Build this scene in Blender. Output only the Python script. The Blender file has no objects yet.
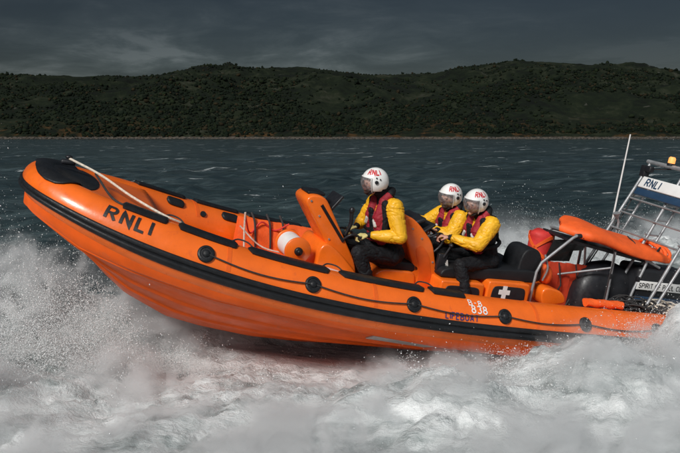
import bpy, bmesh, math, random
import numpy as np
from mathutils import Matrix, Vector

random.seed(7)
RNG = np.random.default_rng(11)
R_ = math.radians
scene = bpy.context.scene
C = scene.collection

# ------------------------------------------------------------------ camera
F_PX, HOR = 800.0, 137.0                       # focal length and horizon row in a 680 x 453 frame
PITCH = math.atan((226.5 - HOR) / F_PX)
cam_d = bpy.data.cameras.new('camera')
cam = bpy.data.objects.new('camera', cam_d)
C.objects.link(cam)
cam_d.sensor_width = 36.0
cam_d.lens = 36.0 * F_PX / 680.0
cam_d.clip_start, cam_d.clip_end = 0.1, 20000
cam.location = (0, 0, 2.2)
cam.rotation_euler = (math.pi / 2 - PITCH, 0, 0)
scene.camera = cam

# ------------------------------------------------------------------ light and exposure
SUN_DIR = Vector((-0.36, -0.70, 0.60)).normalized()      # towards the sun: high, behind the camera, to the left
SUN_EL = math.asin(SUN_DIR.z)
SUN_AZ = math.atan2(SUN_DIR.x, SUN_DIR.y)
scene.view_settings.view_transform = 'Standard'
scene.view_settings.look = 'None'
scene.view_settings.exposure = 0.75
scene.view_settings.gamma = 1.0
scene.view_settings.use_curve_mapping = False
scene.render.engine = 'CYCLES'
scene.cycles.use_denoising = True
scene.cycles.volume_bounces = 3
scene.cycles.max_bounces = 8
scene.cycles.transparent_max_bounces = 16
scene.cycles.volume_step_rate = 0.33
scene.cycles.volume_max_steps = 256

sun_d = bpy.data.lights.new('sun', 'SUN')
sun_d.energy = 1.95
sun_d.angle = R_(14)
sun_d.color = (1.0, 0.975, 0.94)
sun = bpy.data.objects.new('sun', sun_d)
C.objects.link(sun)
sun.rotation_euler = SUN_DIR.to_track_quat('Z', 'Y').to_euler()

world = bpy.data.worlds.new('World')
scene.world = world
world.use_nodes = True


class NT:
    """small helper for node trees"""
    def __init__(s, tree):
        s.t = tree; s.n = tree.nodes; s.l = tree.links

    def node(s, typ, **kw):
        n = s.n.new(typ)
        for k, v in kw.items():
            setattr(n, k, v)
        return n

    def set(s, sock, v):
        if isinstance(v, bpy.types.NodeSocket):
            s.l.new(v, sock)
        elif v is not None:
            if sock.type == 'RGBA' and len(v) == 3:
                v = (*v, 1)
            sock.default_value = v

    def math(s, op, a, b=None, c=None, clamp=False):
        n = s.node('ShaderNodeMath', operation=op, use_clamp=clamp)
        for i, v in enumerate((a, b, c)):
            s.set(n.inputs[i], v)
        return n.outputs[0]

    def vmath(s, op, a, b=None, out=0):
        n = s.node('ShaderNodeVectorMath', operation=op)
        s.set(n.inputs[0], a); s.set(n.inputs[1], b)
        return n.outputs['Value'] if op in ('DOT_PRODUCT', 'LENGTH') else n.outputs[0]

    def noise(s, vec, scale, detail=4, rough=.55, dist=0.0, out='Fac'):
        n = s.node('ShaderNodeTexNoise')
        s.set(n.inputs['Vector'], vec); s.set(n.inputs['Scale'], scale)
        n.inputs['Detail'].default_value = detail; n.inputs['Roughness'].default_value = rough
        n.inputs['Distortion'].default_value = dist
        return n.outputs[out]

    def ramp(s, fac, stops, interp='LINEAR'):
        n = s.node('ShaderNodeValToRGB')
        cr = n.color_ramp; cr.interpolation = interp
        while len(cr.elements) < len(stops):
            cr.elements.new(.5)
        for e, (p, c) in zip(cr.elements, stops):
            e.position = p
            e.color = (c, c, c, 1) if isinstance(c, (int, float)) else (*c, 1)
        s.set(n.inputs[0], fac)
        return n.outputs[0]

    def mix(s, fac, a, b, blend='MIX'):
        n = s.node('ShaderNodeMix', data_type='RGBA', blend_type=blend)
        s.set(n.inputs[0], fac); s.set(n.inputs[6], a); s.set(n.inputs[7], b)
        return n.outputs[2]

    def maprange(s, v, a, b, c=0., d=1., smooth=True):
        n = s.node('ShaderNodeMapRange', interpolation_type='SMOOTHSTEP' if smooth else 'LINEAR')
        for i, x in enumerate((v, a, b, c, d)):
            s.set(n.inputs[i], x)
        return n.outputs[0]


# sky: physical sky behind a heavy deck of storm cloud, brighter overhead and behind the camera
nt = NT(world.node_tree)
nt.n.clear()
bg = nt.node('ShaderNodeBackground'); wo = nt.node('ShaderNodeOutputWorld')
nt.l.new(bg.outputs[0], wo.inputs[0])
sky = nt.node('ShaderNodeTexSky', sky_type='NISHITA', sun_disc=False)
sky.sun_elevation = SUN_EL; sky.sun_rotation = SUN_AZ
tc = nt.node('ShaderNodeTexCoord').outputs['Generated']
sep = nt.node('ShaderNodeSeparateXYZ'); nt.set(sep.inputs[0], tc)
zz = nt.math('MAXIMUM', nt.math('ADD', sep.outputs[2], .16), .05)
comb = nt.node('ShaderNodeCombineXYZ')
nt.set(comb.inputs[0], nt.math('DIVIDE', sep.outputs[0], zz))
nt.set(comb.inputs[1], nt.math('DIVIDE', sep.outputs[1], zz))
cl1 = nt.noise(comb.outputs[0], .85, 7, .58, .6)
cl2 = nt.noise(comb.outputs[0], 3.0, 5, .6, .5)
clf = nt.math('ADD', nt.math('MULTIPLY', cl1, .66), nt.math('MULTIPLY', cl2, .34))
dark = nt.ramp(clf, [(.40, (.030, .043, .046)), (.47, (.085, .112, .117)), (.53, (.22, .265, .27)), (.59, (.50, .565, .575))])
# far sky lightens a little left of centre near the skyline and closes to the left
side = nt.maprange(nt.math('ABSOLUTE', nt.math('ADD', sep.outputs[0], .12)), .06, .46, 1.15, .30)
low = nt.maprange(sep.outputs[2], .06, .17, .92, .20)
grad = nt.math('MULTIPLY', side, low)
darkc = nt.vmath('SCALE', dark)
darkc.node.inputs['Scale'].default_value = 1
nt.set(darkc.node.inputs['Scale'], grad)
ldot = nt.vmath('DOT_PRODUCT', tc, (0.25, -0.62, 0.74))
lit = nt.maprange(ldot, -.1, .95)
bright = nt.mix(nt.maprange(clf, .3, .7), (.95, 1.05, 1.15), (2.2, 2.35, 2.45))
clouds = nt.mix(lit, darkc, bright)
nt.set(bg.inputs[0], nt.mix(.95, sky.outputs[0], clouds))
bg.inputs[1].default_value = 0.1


# ------------------------------------------------------------------ materials
def material(name, col, rough=.5, var=.12, vscale=6., bump=0., bscale=60., metal=0., spec=.5, coat=0., alpha=1., dirt=None):
    m = bpy.data.materials.new(name); m.use_nodes = True
    t = NT(m.node_tree); b = t.n['Principled BSDF']
    co = t.node('ShaderNodeTexCoord').outputs['Object']
    n = t.noise(co, vscale, 5, .6)
    lo = tuple(max(0, c * (1 - var)) for c in col); hi = tuple(min(1, c * (1 + var)) for c in col)
    c = t.ramp(n, [(.3, lo), (.7, hi)])
    if dirt:
        d = t.noise(co, vscale * 3.1, 6, .7, .5)
        c = t.mix(t.maprange(d, .56, .75, 0, .55), c, dirt)
    t.set(b.inputs['Base Color'], c)
    r = t.maprange(t.noise(co, vscale * 2.3, 4), .3, .7, max(.02, rough - .1), min(1, rough + .1))
    t.set(b.inputs['Roughness'], r)
    b.inputs['Metallic'].default_value = metal
    b.inputs['Specular IOR Level'].default_value = spec
    b.inputs['Coat Weight'].default_value = coat
    b.inputs['Coat Roughness'].default_value = .15
    b.inputs['Alpha'].default_value = alpha
    if bump:
        bn = t.node('ShaderNodeBump'); bn.inputs['Strength'].default_value = bump; bn.inputs['Distance'].default_value = .01
        t.set(bn.inputs['Height'], t.noise(co, bscale, 4, .6))
        t.l.new(bn.outputs[0], b.inputs['Normal'])
    return m


M_TUBE = material('orange_hypalon', (.88, .150, .009), .34, .12, 3.0, .10, 30, coat=.25, dirt=(.60, .095, .02))
M_SEAM = material('orange_seam_tape', (.78, .12, .010), .4, .12, 8., .1, 30)
M_HULL = material('orange_gelcoat', (.86, .12, .010), .38, .14, 2.5, .06, 14, spec=.22, dirt=(.62, .15, .07))
M_POD = material('orange_pod_gelcoat', (.85, .16, .012), .3, .1, 4., .03, 20, coat=.25)
M_DECK = material('red_orange_deck', (.55, .055, .02), .55, .2, 5., .2, 90)
M_RUBBER = material('black_rubber', (.011, .012, .014), .45, .3, 9., .25, 70, spec=.35, dirt=(.04, .04, .042))
M_BLACK = material('black_plastic', (.012, .013, .016), .45, .25, 8., .1, 50)
M_SEAT = material('black_vinyl', (.011, .012, .014), .55, .25, 6., .25, 60, spec=.3)
M_ALU = material('brushed_aluminium', (.36, .37, .38), .55, .2, 10., .08, 80, metal=.6)
M_WHITE = material('white_paint', (.78, .78, .76), .4, .06, 8.)
M_HELMET = material('white_helmet_shell', (.82, .82, .80), .22, .04, 8., coat=.4)
M_RED = material('red_fabric', (.30, .010, .022), .7, .2, 12., .3, 130)
M_REDBAG = material('red_bag_cloth', (.62, .035, .03), .65, .2, 9., .3, 90)
M_ORCLOTH = material('orange_bag_cloth', (.88, .12, .016), .62, .15, 7., .35, 50)
M_YELLOW = material('yellow_drysuit', (.82, .43, .012), .5, .14, 10., .30, 22, dirt=(.60, .27, .02))
M_NAVY = material('black_salopettes', (.009, .010, .012), .7, .4, 12., .4, 45, spec=.25)
M_SKIN = material('skin', (.58, .30, .21), .5, .12, 30., .05, 150)
M_GLOVE = material('cream_glove', (.62, .52, .20), .7, .15, 25., .2, 120)
M_DARK = material('dark_beard_shadow', (.05, .03, .025), .8, .3, 40.)
M_ROPE = material('pale_rope', (.66, .58, .48), .8, .25, 40., .4, 300)
M_DROPE = material('dark_rope', (.03, .028, .028), .7, .3, 40., .4, 300)
M_REFL = material('grey_reflective_patch', (.55, .53, .50), .4, .2, 40.)
M_LETB = material('black_lettering', (.015, .014, .016), .5, .2, 20.)
M_LETW = material('white_lettering', (.8, .8, .78), .5, .05, 20.)
M_LETR = material('red_lettering', (.55, .02, .03), .4, .1, 20.)
M_LETBL = material('blue_lettering', (.03, .03, .16), .5, .1, 20.)
M_BLUE = material('dark_blue_panel', (.02, .05, .10), .4, .1, 8.)
M_GREY = material('pale_grey_stripe', (.46, .44, .42), .4, .2, 8.)
M_WINDOW = material('dark_acrylic', (.010, .012, .012), .15, .2, 4.)

# clear visor with a faint smoky tint
M_VISOR = bpy.data.materials.new('clear_visor'); M_VISOR.use_nodes = True
t = NT(M_VISOR.node_tree); t.n.clear()
o_ = t.node('ShaderNodeOutputMaterial'); mx = t.node('ShaderNodeMixShader')
tr = t.node('ShaderNodeBsdfTransparent'); tr.inputs[0].default_value = (.93, .94, .95, 1)
gl = t.node('ShaderNodeBsdfGlossy'); gl.inputs['Roughness'].default_value = .12
fr = t.node('ShaderNodeFresnel'); fr.inputs[0].default_value = 1.5
t.set(mx.inputs[0], t.math('ADD', fr.outputs[0], .06)); t.l.new(tr.outputs[0], mx.inputs[1]); t.l.new(gl.outputs[0], mx.inputs[2])
df = t.node('ShaderNodeBsdfDiffuse'); df.inputs[0].default_value = (.8, .82, .84, 1)  # pale diffuse mixed in as painted sky reflection and wet haze
m2 = t.node('ShaderNodeMixShader'); t.set(m2.inputs[0], t.maprange(t.noise(t.node('ShaderNodeTexCoord').outputs['Object'], 40, 4, .7), .4, .7, .07, .26))
t.l.new(mx.outputs[0], m2.inputs[1]); t.l.new(df.outputs[0], m2.inputs[2]); t.l.new(m2.outputs[0], o_.inputs[0])

# beacon lens (a lit lamp in the photograph)
M_BEACON = bpy.data.materials.new('lit_amber_lens'); M_BEACON.use_nodes = True
b_ = M_BEACON.node_tree.nodes['Principled BSDF']
b_.inputs['Base Color'].default_value = (.9, .25, .05, 1)
b_.inputs['Emission Color'].default_value = (1, .42, .12, 1); b_.inputs['Emission Strength'].default_value = .55


# ------------------------------------------------------------------ numpy noise
def _hash(ix, iy, iz, seed):
    h = (ix.astype(np.int64) * 374761393 + iy.astype(np.int64) * 668265263 + iz.astype(np.int64) * 2147483647 + seed * 974711) & 0xffffffff
    h = ((h ^ (h >> 13)) * 1274126177) & 0xffffffff
    h = ((h ^ (h >> 16)) * 2246822519) & 0xffffffff
    return ((h ^ (h >> 15)) & 0xffffff) / float(0xffffff)


def vnoise(P, seed=0):
    P = np.asarray(P, float)
    i = np.floor(P).astype(np.int64); f = P - i; f = f * f * (3 - 2 * f)
    r = 0
    for dx in (0, 1):
        for dy in (0, 1):
            for dz in (0, 1):
                w = (f[:, 0] if dx else 1 - f[:, 0]) * (f[:, 1] if dy else 1 - f[:, 1]) * (f[:, 2] if dz else 1 - f[:, 2])
                r = r + w * _hash(i[:, 0] + dx, i[:, 1] + dy, i[:, 2] + dz, seed)
    return r


def fbm(P, octaves=4, gain=.5, seed=0):
    P = np.asarray(P, float); a, s, r = 1., 0., 0.
    for k in range(octaves):
        r = r + a * (vnoise(P * 2 ** k + 17.3 * k, seed + k) - .5); s += a; a *= gain
    return r / s * 2


# ------------------------------------------------------------------ mesh helpers
def link(name, me, parent=None, mats=(), smooth=40):
    o = bpy.data.objects.new(name, me); C.objects.link(o)
    for m in mats:
        me.materials.append(m)
    if smooth:
        me.shade_smooth()
        if smooth < 180:
            me.set_sharp_from_angle(angle=R_(smooth))
    if parent:
        o.parent = parent
    return o


def tag(o, label=None, cat=None, group=None, kind=None):
    for k, v in (('label', label), ('category', cat), ('group', group), ('kind', kind)):
        if v:
            o[k] = v
    return o


def frames(pts):
    """parallel-transport frames along a polyline"""
    P = np.asarray(pts, float); n = len(P)
    T = np.gradient(P, axis=0); T /= np.linalg.norm(T, axis=1)[:, None] + 1e-12
    a = np.array([0, 0, 1.]) if abs(T[0][2]) < .9 else np.array([1., 0, 0])
    u = a - T[0] * (a @ T[0]); u /= np.linalg.norm(u)
    U = [u]
    for k in range(1, n):
        u = U[-1] - T[k] * (U[-1] @ T[k]); u /= np.linalg.norm(u) + 1e-12; U.append(u)
    U = np.array(U); V = np.cross(T, U)
    return P, T, U, V


def smooth_path(pts, per=8):
    """Catmull-Rom"""
    P = np.asarray(pts, float)
    P = np.vstack([2 * P[0] - P[1], P, 2 * P[-1] - P[-2]])
    out = []
    for k in range(1, len(P) - 2):
        for t_ in np.linspace(0, 1, per, endpoint=False):
            p0, p1, p2, p3 = P[k - 1:k + 3]
            out.append(.5 * (2 * p1 + (p2 - p0) * t_ + (2 * p0 - 5 * p1 + 4 * p2 - p3) * t_ ** 2 + (3 * p1 - p0 - 3 * p2 + p3) * t_ ** 3))
    out.append(P[-2])
    return np.array(out)


def unit_(v):
    v = np.asarray(v, float); return v / np.linalg.norm(v)


class MB:
    def __init__(s):
        s.v = []; s.f = []; s.m = []; s.n = 0

    def add(s, verts, faces, mat=0):
        s.v.append(np.asarray(verts, float).reshape(-1, 3))
        for f in faces:
            s.f.append([i + s.n for i in f]); s.m.append(mat)
        s.n += len(s.v[-1]); return s

    def loft(s, rings, closed=True, cap=True, mat=0):
        rings = [np.asarray(r, float) for r in rings]
        k = len(rings[0]); fs = []
        for i in range(len(rings) - 1):
            for j in range(k if closed else k - 1):
                a, b = i * k + j, i * k + (j + 1) % k
                fs.append((a, b, b + k, a + k))
        if cap and closed:
            fs.append(tuple(range(k))[::-1]); e = (len(rings) - 1) * k
            fs.append(tuple(range(e, e + k)))
        return s.add(np.vstack(rings), fs, mat)

    def tube(s, pts, r, n=10, mat=0, flat=None):
        P, T, U, V = frames(pts)
        r = np.broadcast_to(np.asarray(r, float), (len(P),))
        a = np.linspace(0, 2 * np.pi, n, endpoint=False)
        return s.loft([P[k] + r[k] * (np.cos(a)[:, None] * U[k] + np.sin(a)[:, None] * V[k]) for k in range(len(P))], mat=mat)

    def ell(s, c, rad, rot=None, n=16, m=10, mat=0):
        th = np.linspace(0, np.pi, m + 1)[1:-1]; ph = np.linspace(0, 2 * np.pi, n, endpoint=False)
        v = [[0, 0, 1]] + [[math.sin(t_) * math.cos(p), math.sin(t_) * math.sin(p), math.cos(t_)] for t_ in th for p in ph] + [[0, 0, -1]]
        v = np.array(v) * np.asarray(rad)
        if rot is not None:
            v = v @ np.asarray(rot).T
        fs = []
        for j in range(n):
            fs.append((0, 1 + j, 1 + (j + 1) % n))
            for i in range(len(th) - 1):
                a = 1 + i * n
                fs.append((a + j, a + n + j, a + n + (j + 1) % n, a + (j + 1) % n))
            e = 1 + (len(th) - 1) * n
            fs.append((e + j, len(v) - 1, e + (j + 1) % n))
        return s.add(v + np.asarray(c), fs, mat)

    def bm(s, b, mat=0):
        b.verts.ensure_lookup_table(); b.verts.index_update()
        s.add([v.co[:] for v in b.verts], [[v.index for v in f.verts] for f in b.faces], mat)
        b.free(); return s

    def box(s, c, size, rot=None, bevel=.01, seg=3, mat=0):
        b = bmesh.new(); bmesh.ops.create_cube(b, size=1)
        for v in b.verts:
            v.co = Vector((v.co.x * size[0], v.co.y * size[1], v.co.z * size[2]))
        if bevel:
            bmesh.ops.bevel(b, geom=b.edges[:], offset=bevel, segments=seg, affect='EDGES', profile=.5)
        if rot is not None:
            Rt = Matrix([list(r) for r in np.asarray(rot)])
            for v in b.verts:
                v.co = Rt @ v.co
        for v in b.verts:
            v.co += Vector(c)
        return s.bm(b, mat)

    def prism(s, poly, y0, y1, bevel=.015, seg=3, mat=0, taper=None):
        """outline in X,Z extruded between Y=y0 and y1"""
        b = bmesh.new()
        vs = [b.verts.new((x, y0, z)) for x, z in poly]
        f = b.faces.new(vs)
        r = bmesh.ops.extrude_face_region(b, geom=[f])
        for g in r['geom']:
            if isinstance(g, bmesh.types.BMVert):
                g.co.y = y1
        bmesh.ops.recalc_face_normals(b, faces=b.faces[:])
        if bevel:
            rim = [e for e in b.edges if abs(e.verts[0].co.y - e.verts[1].co.y) < 1e-6]
            bmesh.ops.bevel(b, geom=rim, offset=min(bevel, .022), segments=seg, affect='EDGES', profile=.5)
        return s.bm(b, mat)

    def mesh(s, name):
        me = bpy.data.meshes.new(name)
        me.from_pydata(np.vstack(s.v).tolist(), [], s.f)
        me.update()
        b = bmesh.new(); b.from_mesh(me)
        bmesh.ops.recalc_face_normals(b, faces=b.faces[:]); b.to_mesh(me); b.free()
        me.polygons.foreach_set('material_index', s.m)
        return me

    def build(s, name, mats, parent=None, smooth=40):
        if not isinstance(mats, (list, tuple)):
            mats = [mats]
        return link(name, s.mesh(name), parent, mats, smooth)


# ------------------------------------------------------------------ stroke lettering
def arc(cx, cy, rx, ry, a0, a1, n=10):
    return [(cx + rx * math.cos(R_(a)), cy + ry * math.sin(R_(a))) for a in np.linspace(a0, a1, n)]


GL = {
    'R': [[(0, 0), (0, 1), (.3, 1)] + arc(.32, .75, .25, .25, 90, -90) + [(.1, .5)], [(.28, .47), (.6, 0)]],
    'N': [[(0, 0), (0, 1), (.58, 0), (.58, 1)]],
    'L': [[(0, 1), (0, 0), (.5, 0)]],
    'I': [[(0, 0), (0, 1)]],
    'B': [[(0, .5), (0, 1), (.28, 1)] + arc(.28, .75, .24, .25, 90, -90)[1:-1] + [(.28, .5), (.04, .5)],
          [(0, .44), (0, 0), (.3, 0)] + arc(.3, .24, .26, .24, -90, 60)],
    'S': [arc(.28, .74, .26, .26, 20, 270, 12) + arc(.28, .24, .27, .24, 85, -160, 12)],
    'P': [[(0, 0), (0, 1), (.3, 1)] + arc(.3, .74, .26, .26, 90, -90) + [(.1, .48)]],
    'T': [[(0, 1), (.6, 1)], [(.3, .92), (.3, 0)]],
    'O': [arc(.32, .5, .32, .5, 90, 440, 22)],
    'F': [[(0, 0), (0, 1), (.5, 1)], [(.08, .52), (.42, .52)]],
    'A': [[(0, 0), (.32, 1), (.64, 0)], [(.17, .34), (.47, .34)]],
    'U': [[(0, 1), (0, .3)] + arc(.28, .28, .28, .28, 180, 360) + [(.56, 1)]],
    'C': [arc(.34, .5, .34, .5, 50, 310, 16)],
    'K': [[(0, 0), (0, 1)], [(.58, 1), (.08, .46)], [(.16, .5), (.6, 0)]],
    'E': [[(.5, 1), (0, 1), (0, 0), (.5, 0)], [(.08, .52), (.42, .52)]],
    '8': [arc(.28, .75, .23, .24, -85, 265, 18), arc(.28, .25, .28, .25, 85, 435, 18)],
    '3': [arc(.26, .75, .24, .25, 150, -80, 12), arc(.26, .25, .28, .26, 80, -150, 12)],
    '-': [[(.05, .48), (.4, .48)]],
    'D': [[(0, 0), (0, 1), (.22, 1)] + arc(.22, .5, .36, .5, 85, -85) + [(.22, 0), (.04, 0)]],
}
GW = {k: max(p[0] for s_ in v for p in s_) for k, v in GL.items()}


def text_width(txt, gap=.28):
    return sum(GW.get(c, .3) + gap for c in txt) - gap


def lettering(name, txt, fn, size, w, mat, parent, gap=.28, slant=0.):
    """strokes of each character, laid onto a surface through fn(u, v, lift) -> point"""
    mb = MB(); u0 = 0.
    for ch in txt:
        if ch == ' ':
            u0 += .45; continue
        for k, st in enumerate(GL[ch]):
            st = [st[0]] + [q for p_, q in zip(st[:-1], st[1:]) if math.hypot(q[0] - p_[0], q[1] - p_[1]) > 1e-4]
            P = [np.array(st[0])]
            for a, b in zip(st[:-1], st[1:]):
                a, b = np.array(a), np.array(b); n = max(1, int(np.hypot(*(b - a)) / .18))
                P += [a + (b - a) * j / n for j in range(1, n + 1)]
            P = np.array(P); n = len(P)
            seg = np.diff(P, axis=0); seg /= np.linalg.norm(seg, axis=1)[:, None]
            nrm = np.stack([-seg[:, 1], seg[:, 0]], 1)
            off = np.empty_like(P); off[0] = nrm[0]; off[-1] = nrm[-1]
            for j in range(1, n - 1):
                m_ = nrm[j - 1] + nrm[j]; m_ /= np.linalg.norm(m_) + 1e-9
                off[j] = m_ / max(.45, m_ @ nrm[j])
            vs = []
            for p, o in zip(P, off):
                for sgn in (1, -1):
                    q = p + sgn * o * w / 2
                    vs.append(fn((u0 + q[0] + slant * q[1]) * size, q[1] * size, .0006 * k))
            mb.add(vs, [(2 * j, 2 * j + 1, 2 * j + 3, 2 * j + 2) for j in range(n - 1)])
        u0 += GW[ch] + gap
    return mb.build(name, mat, parent, smooth=0)


# ------------------------------------------------------------------ the boat's place in the world
BM = Matrix(((-0.9186, 0.3466, 0.1898, 3.4499), (-0.3655, -0.9278, -0.0750, 10.2954), (0.1501, -0.1383, 0.9789, -0.0051), (0, 0, 0, 1)))
WATER = -0.42
FWD = np.array([-.929, -.370]); PORT = np.array([.370, -.929]); ORG = np.array([3.45, 10.295])


def plan(x, y):
    """world x, y -> metres ahead of the transom, metres to port of the keel line"""
    d = np.stack([x - ORG[0], y - ORG[1]], -1)
    return d @ FWD, d @ PORT


# ------------------------------------------------------------------ sea
def sea_height(x, y, cell):
    waves = [(9.0, .10, 200), (5.2, .075, 215), (3.1, .055, 190), (1.9, .038, 232), (1.15, .024, 178), (.7, .014, 250), (.42, .008, 205), (3.9, .05, 170), (2.3, .04, 245)]
    warp = fbm(np.stack([x * .13, y * .13, x * 0], 1), 3, .5, 5)
    h = np.zeros_like(x)
    for k, (L, A, az) in enumerate(waves):
        d = np.array([math.cos(R_(az)), math.sin(R_(az))]); ph = 2 * np.pi * (x * d[0] + y * d[1]) / L + 2.3 * k + warp * 3.5
        s = np.sin(ph); fade = np.clip((L / cell - 2.5) / 3, 0, 1)
        h += A * fade * (1 - 2 * np.abs(s) ** .8 * .5 + .5 * s - .3)
    return 2.0 * h * (.6 + .5 * warp)


def build_sea():
    nr, na = 720, 640
    r = .25 * np.exp(np.linspace(0, math.log(9000 / .25), nr)); a = np.linspace(0, 2 * np.pi, na, endpoint=False)
    RR, AA = np.meshgrid(r, a, indexing='ij')
    x = (RR * np.cos(AA)).ravel() + .5; y = (RR * np.sin(AA)).ravel() + 8.5
    cell = (RR * 2 * np.pi / na).ravel()
    z = WATER + sea_height(x, y, cell)
    # trough dug by the hull
    bx, by = plan(x, y)
    z -= .20 * np.exp(-(by / 1.2) ** 2) * np.clip((bx + 3) / 2, 0, 1) * np.clip((5.2 - bx) / 2, 0, 1)
    v = np.stack([x, y, z], 1)
    i, j = np.meshgrid(np.arange(nr - 1), np.arange(na), indexing='ij')
    j2 = (j + 1) % na
    f = np.stack([i * na + j, (i + 1) * na + j, (i + 1) * na + j2, i * na + j2], -1).reshape(-1, 4)
    me = bpy.data.meshes.new('sea')
    me.vertices.add(len(v)); me.vertices.foreach_set('co', v.ravel())
    me.loops.add(f.size); me.loops.foreach_set('vertex_index', f.ravel())
    me.polygons.add(len(f)); me.polygons.foreach_set('loop_start', np.arange(0, f.size, 4))
    me.update(calc_edges=True)
    m = bpy.data.materials.new('dark_sea_water'); m.use_nodes = True
    t = NT(m.node_tree); b = t.n['Principled BSDF']
    pos = t.node('ShaderNodeNewGeometry').outputs['Position']
    st = t.node('ShaderNodeMapping'); t.set(st.inputs[0], pos); st.inputs['Rotation'].default_value = (0, 0, R_(-12)); st.inputs['Scale'].default_value = (.35, 1., 1.)
    caps = t.noise(st.outputs[0], .42, 6, .62, .6)
    gate = t.noise(pos, .06, 3, .5)
    thr = t.maprange(gate, .35, .7, .665, .585)
    foam = t.maprange(t.math('SUBTRACT', caps, thr), 0, .05)
    fine = t.noise(pos, 9, 4, .7)
    foam = t.math('MULTIPLY', foam, t.maprange(fine, .3, .6))
    body = t.ramp(t.math('ADD', t.math('MULTIPLY', t.noise(st.outputs[0], .9, 7, .68, .5), .7), t.math('MULTIPLY', t.noise(pos, .12, 4), .3)),
                  [(.36, (.008, .017, .019)), (.5, (.026, .043, .046)), (.62, (.070, .10, .105))])
    t.set(b.inputs['Base Color'], t.mix(foam, body, (.62, .66, .66)))
    t.set(b.inputs['Roughness'], t.maprange(foam, 0, 1, .16, .7))
    b.inputs['IOR'].default_value = 1.33
    b.inputs['Specular IOR Level'].default_value = .5
    bn = t.node('ShaderNodeBump'); bn.inputs['Strength'].default_value = .75; bn.inputs['Distance'].default_value = .16
    hh = t.math('ADD', t.noise(st.outputs[0], 2.2, 6, .6, .4), t.math('MULTIPLY', t.noise(st.outputs[0], .35, 3, .5), 2.2))
    t.set(bn.inputs['Height'], hh); t.l.new(bn.outputs[0], b.inputs['Normal'])
    tag(link('sea', me, None, [m], 180), 'dark grey-green choppy sea loch flecked with small whitecaps', 'sea', kind='structure')


build_sea()


# ------------------------------------------------------------------ hills across the water
RIDGE = [(-900, 84), (-400, 82), (0, 80), (60, 77), (120, 78), (165, 77), (200, 69), (215, 67), (260, 70), (310, 69), (340, 73), (385, 77), (425, 76), (470, 68), (510, 63), (560, 65), (620, 70), (655, 76), (690, 79), (1100, 92), (1600, 90)]


def ridge_height(x, y):
    """height of the skyline hill at world x when it stands at depth y"""
    px = 340 + F_PX * x / y
    return (HOR - np.interp(px, [p[0] for p in RIDGE], [p[1] for p in RIDGE])) / F_PX * y + 2.2


Y_SHORE, Y_RIDGE = 1010., 1750.


def hill_z(x, y):
    P = np.stack([x, y, x * 0], 1)
    shore = Y_SHORE + 40 * fbm(P / 210, 4, .55, 3) + 10 * fbm(P / 40, 3, .5, 8)
    u = (y - shore) / (Y_RIDGE - Y_SHORE)
    prof = np.interp(u, [-.1, 0, .012, .12, .32, .55, .8, 1.0, 1.4], [-.06, 0, .030, .20, .46, .66, .86, 1.0, .72])
    h = prof * ridge_height(x, np.maximum(y, Y_RIDGE))
    rough = -8 + 30 * fbm(P / 190, 5, .55, 21) + 16 * (1 - 2.4 * np.abs(fbm(P / 120, 5, .55, 33)))
    h += rough * np.clip(u * 4, 0, 1) * np.clip((1.08 - u) * 3, .22, 1)
    h += 1.3 * fbm(P / 9, 3, .5, 44) * np.clip(u * 60, 0, 1)
    return h + WATER - .2


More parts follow.
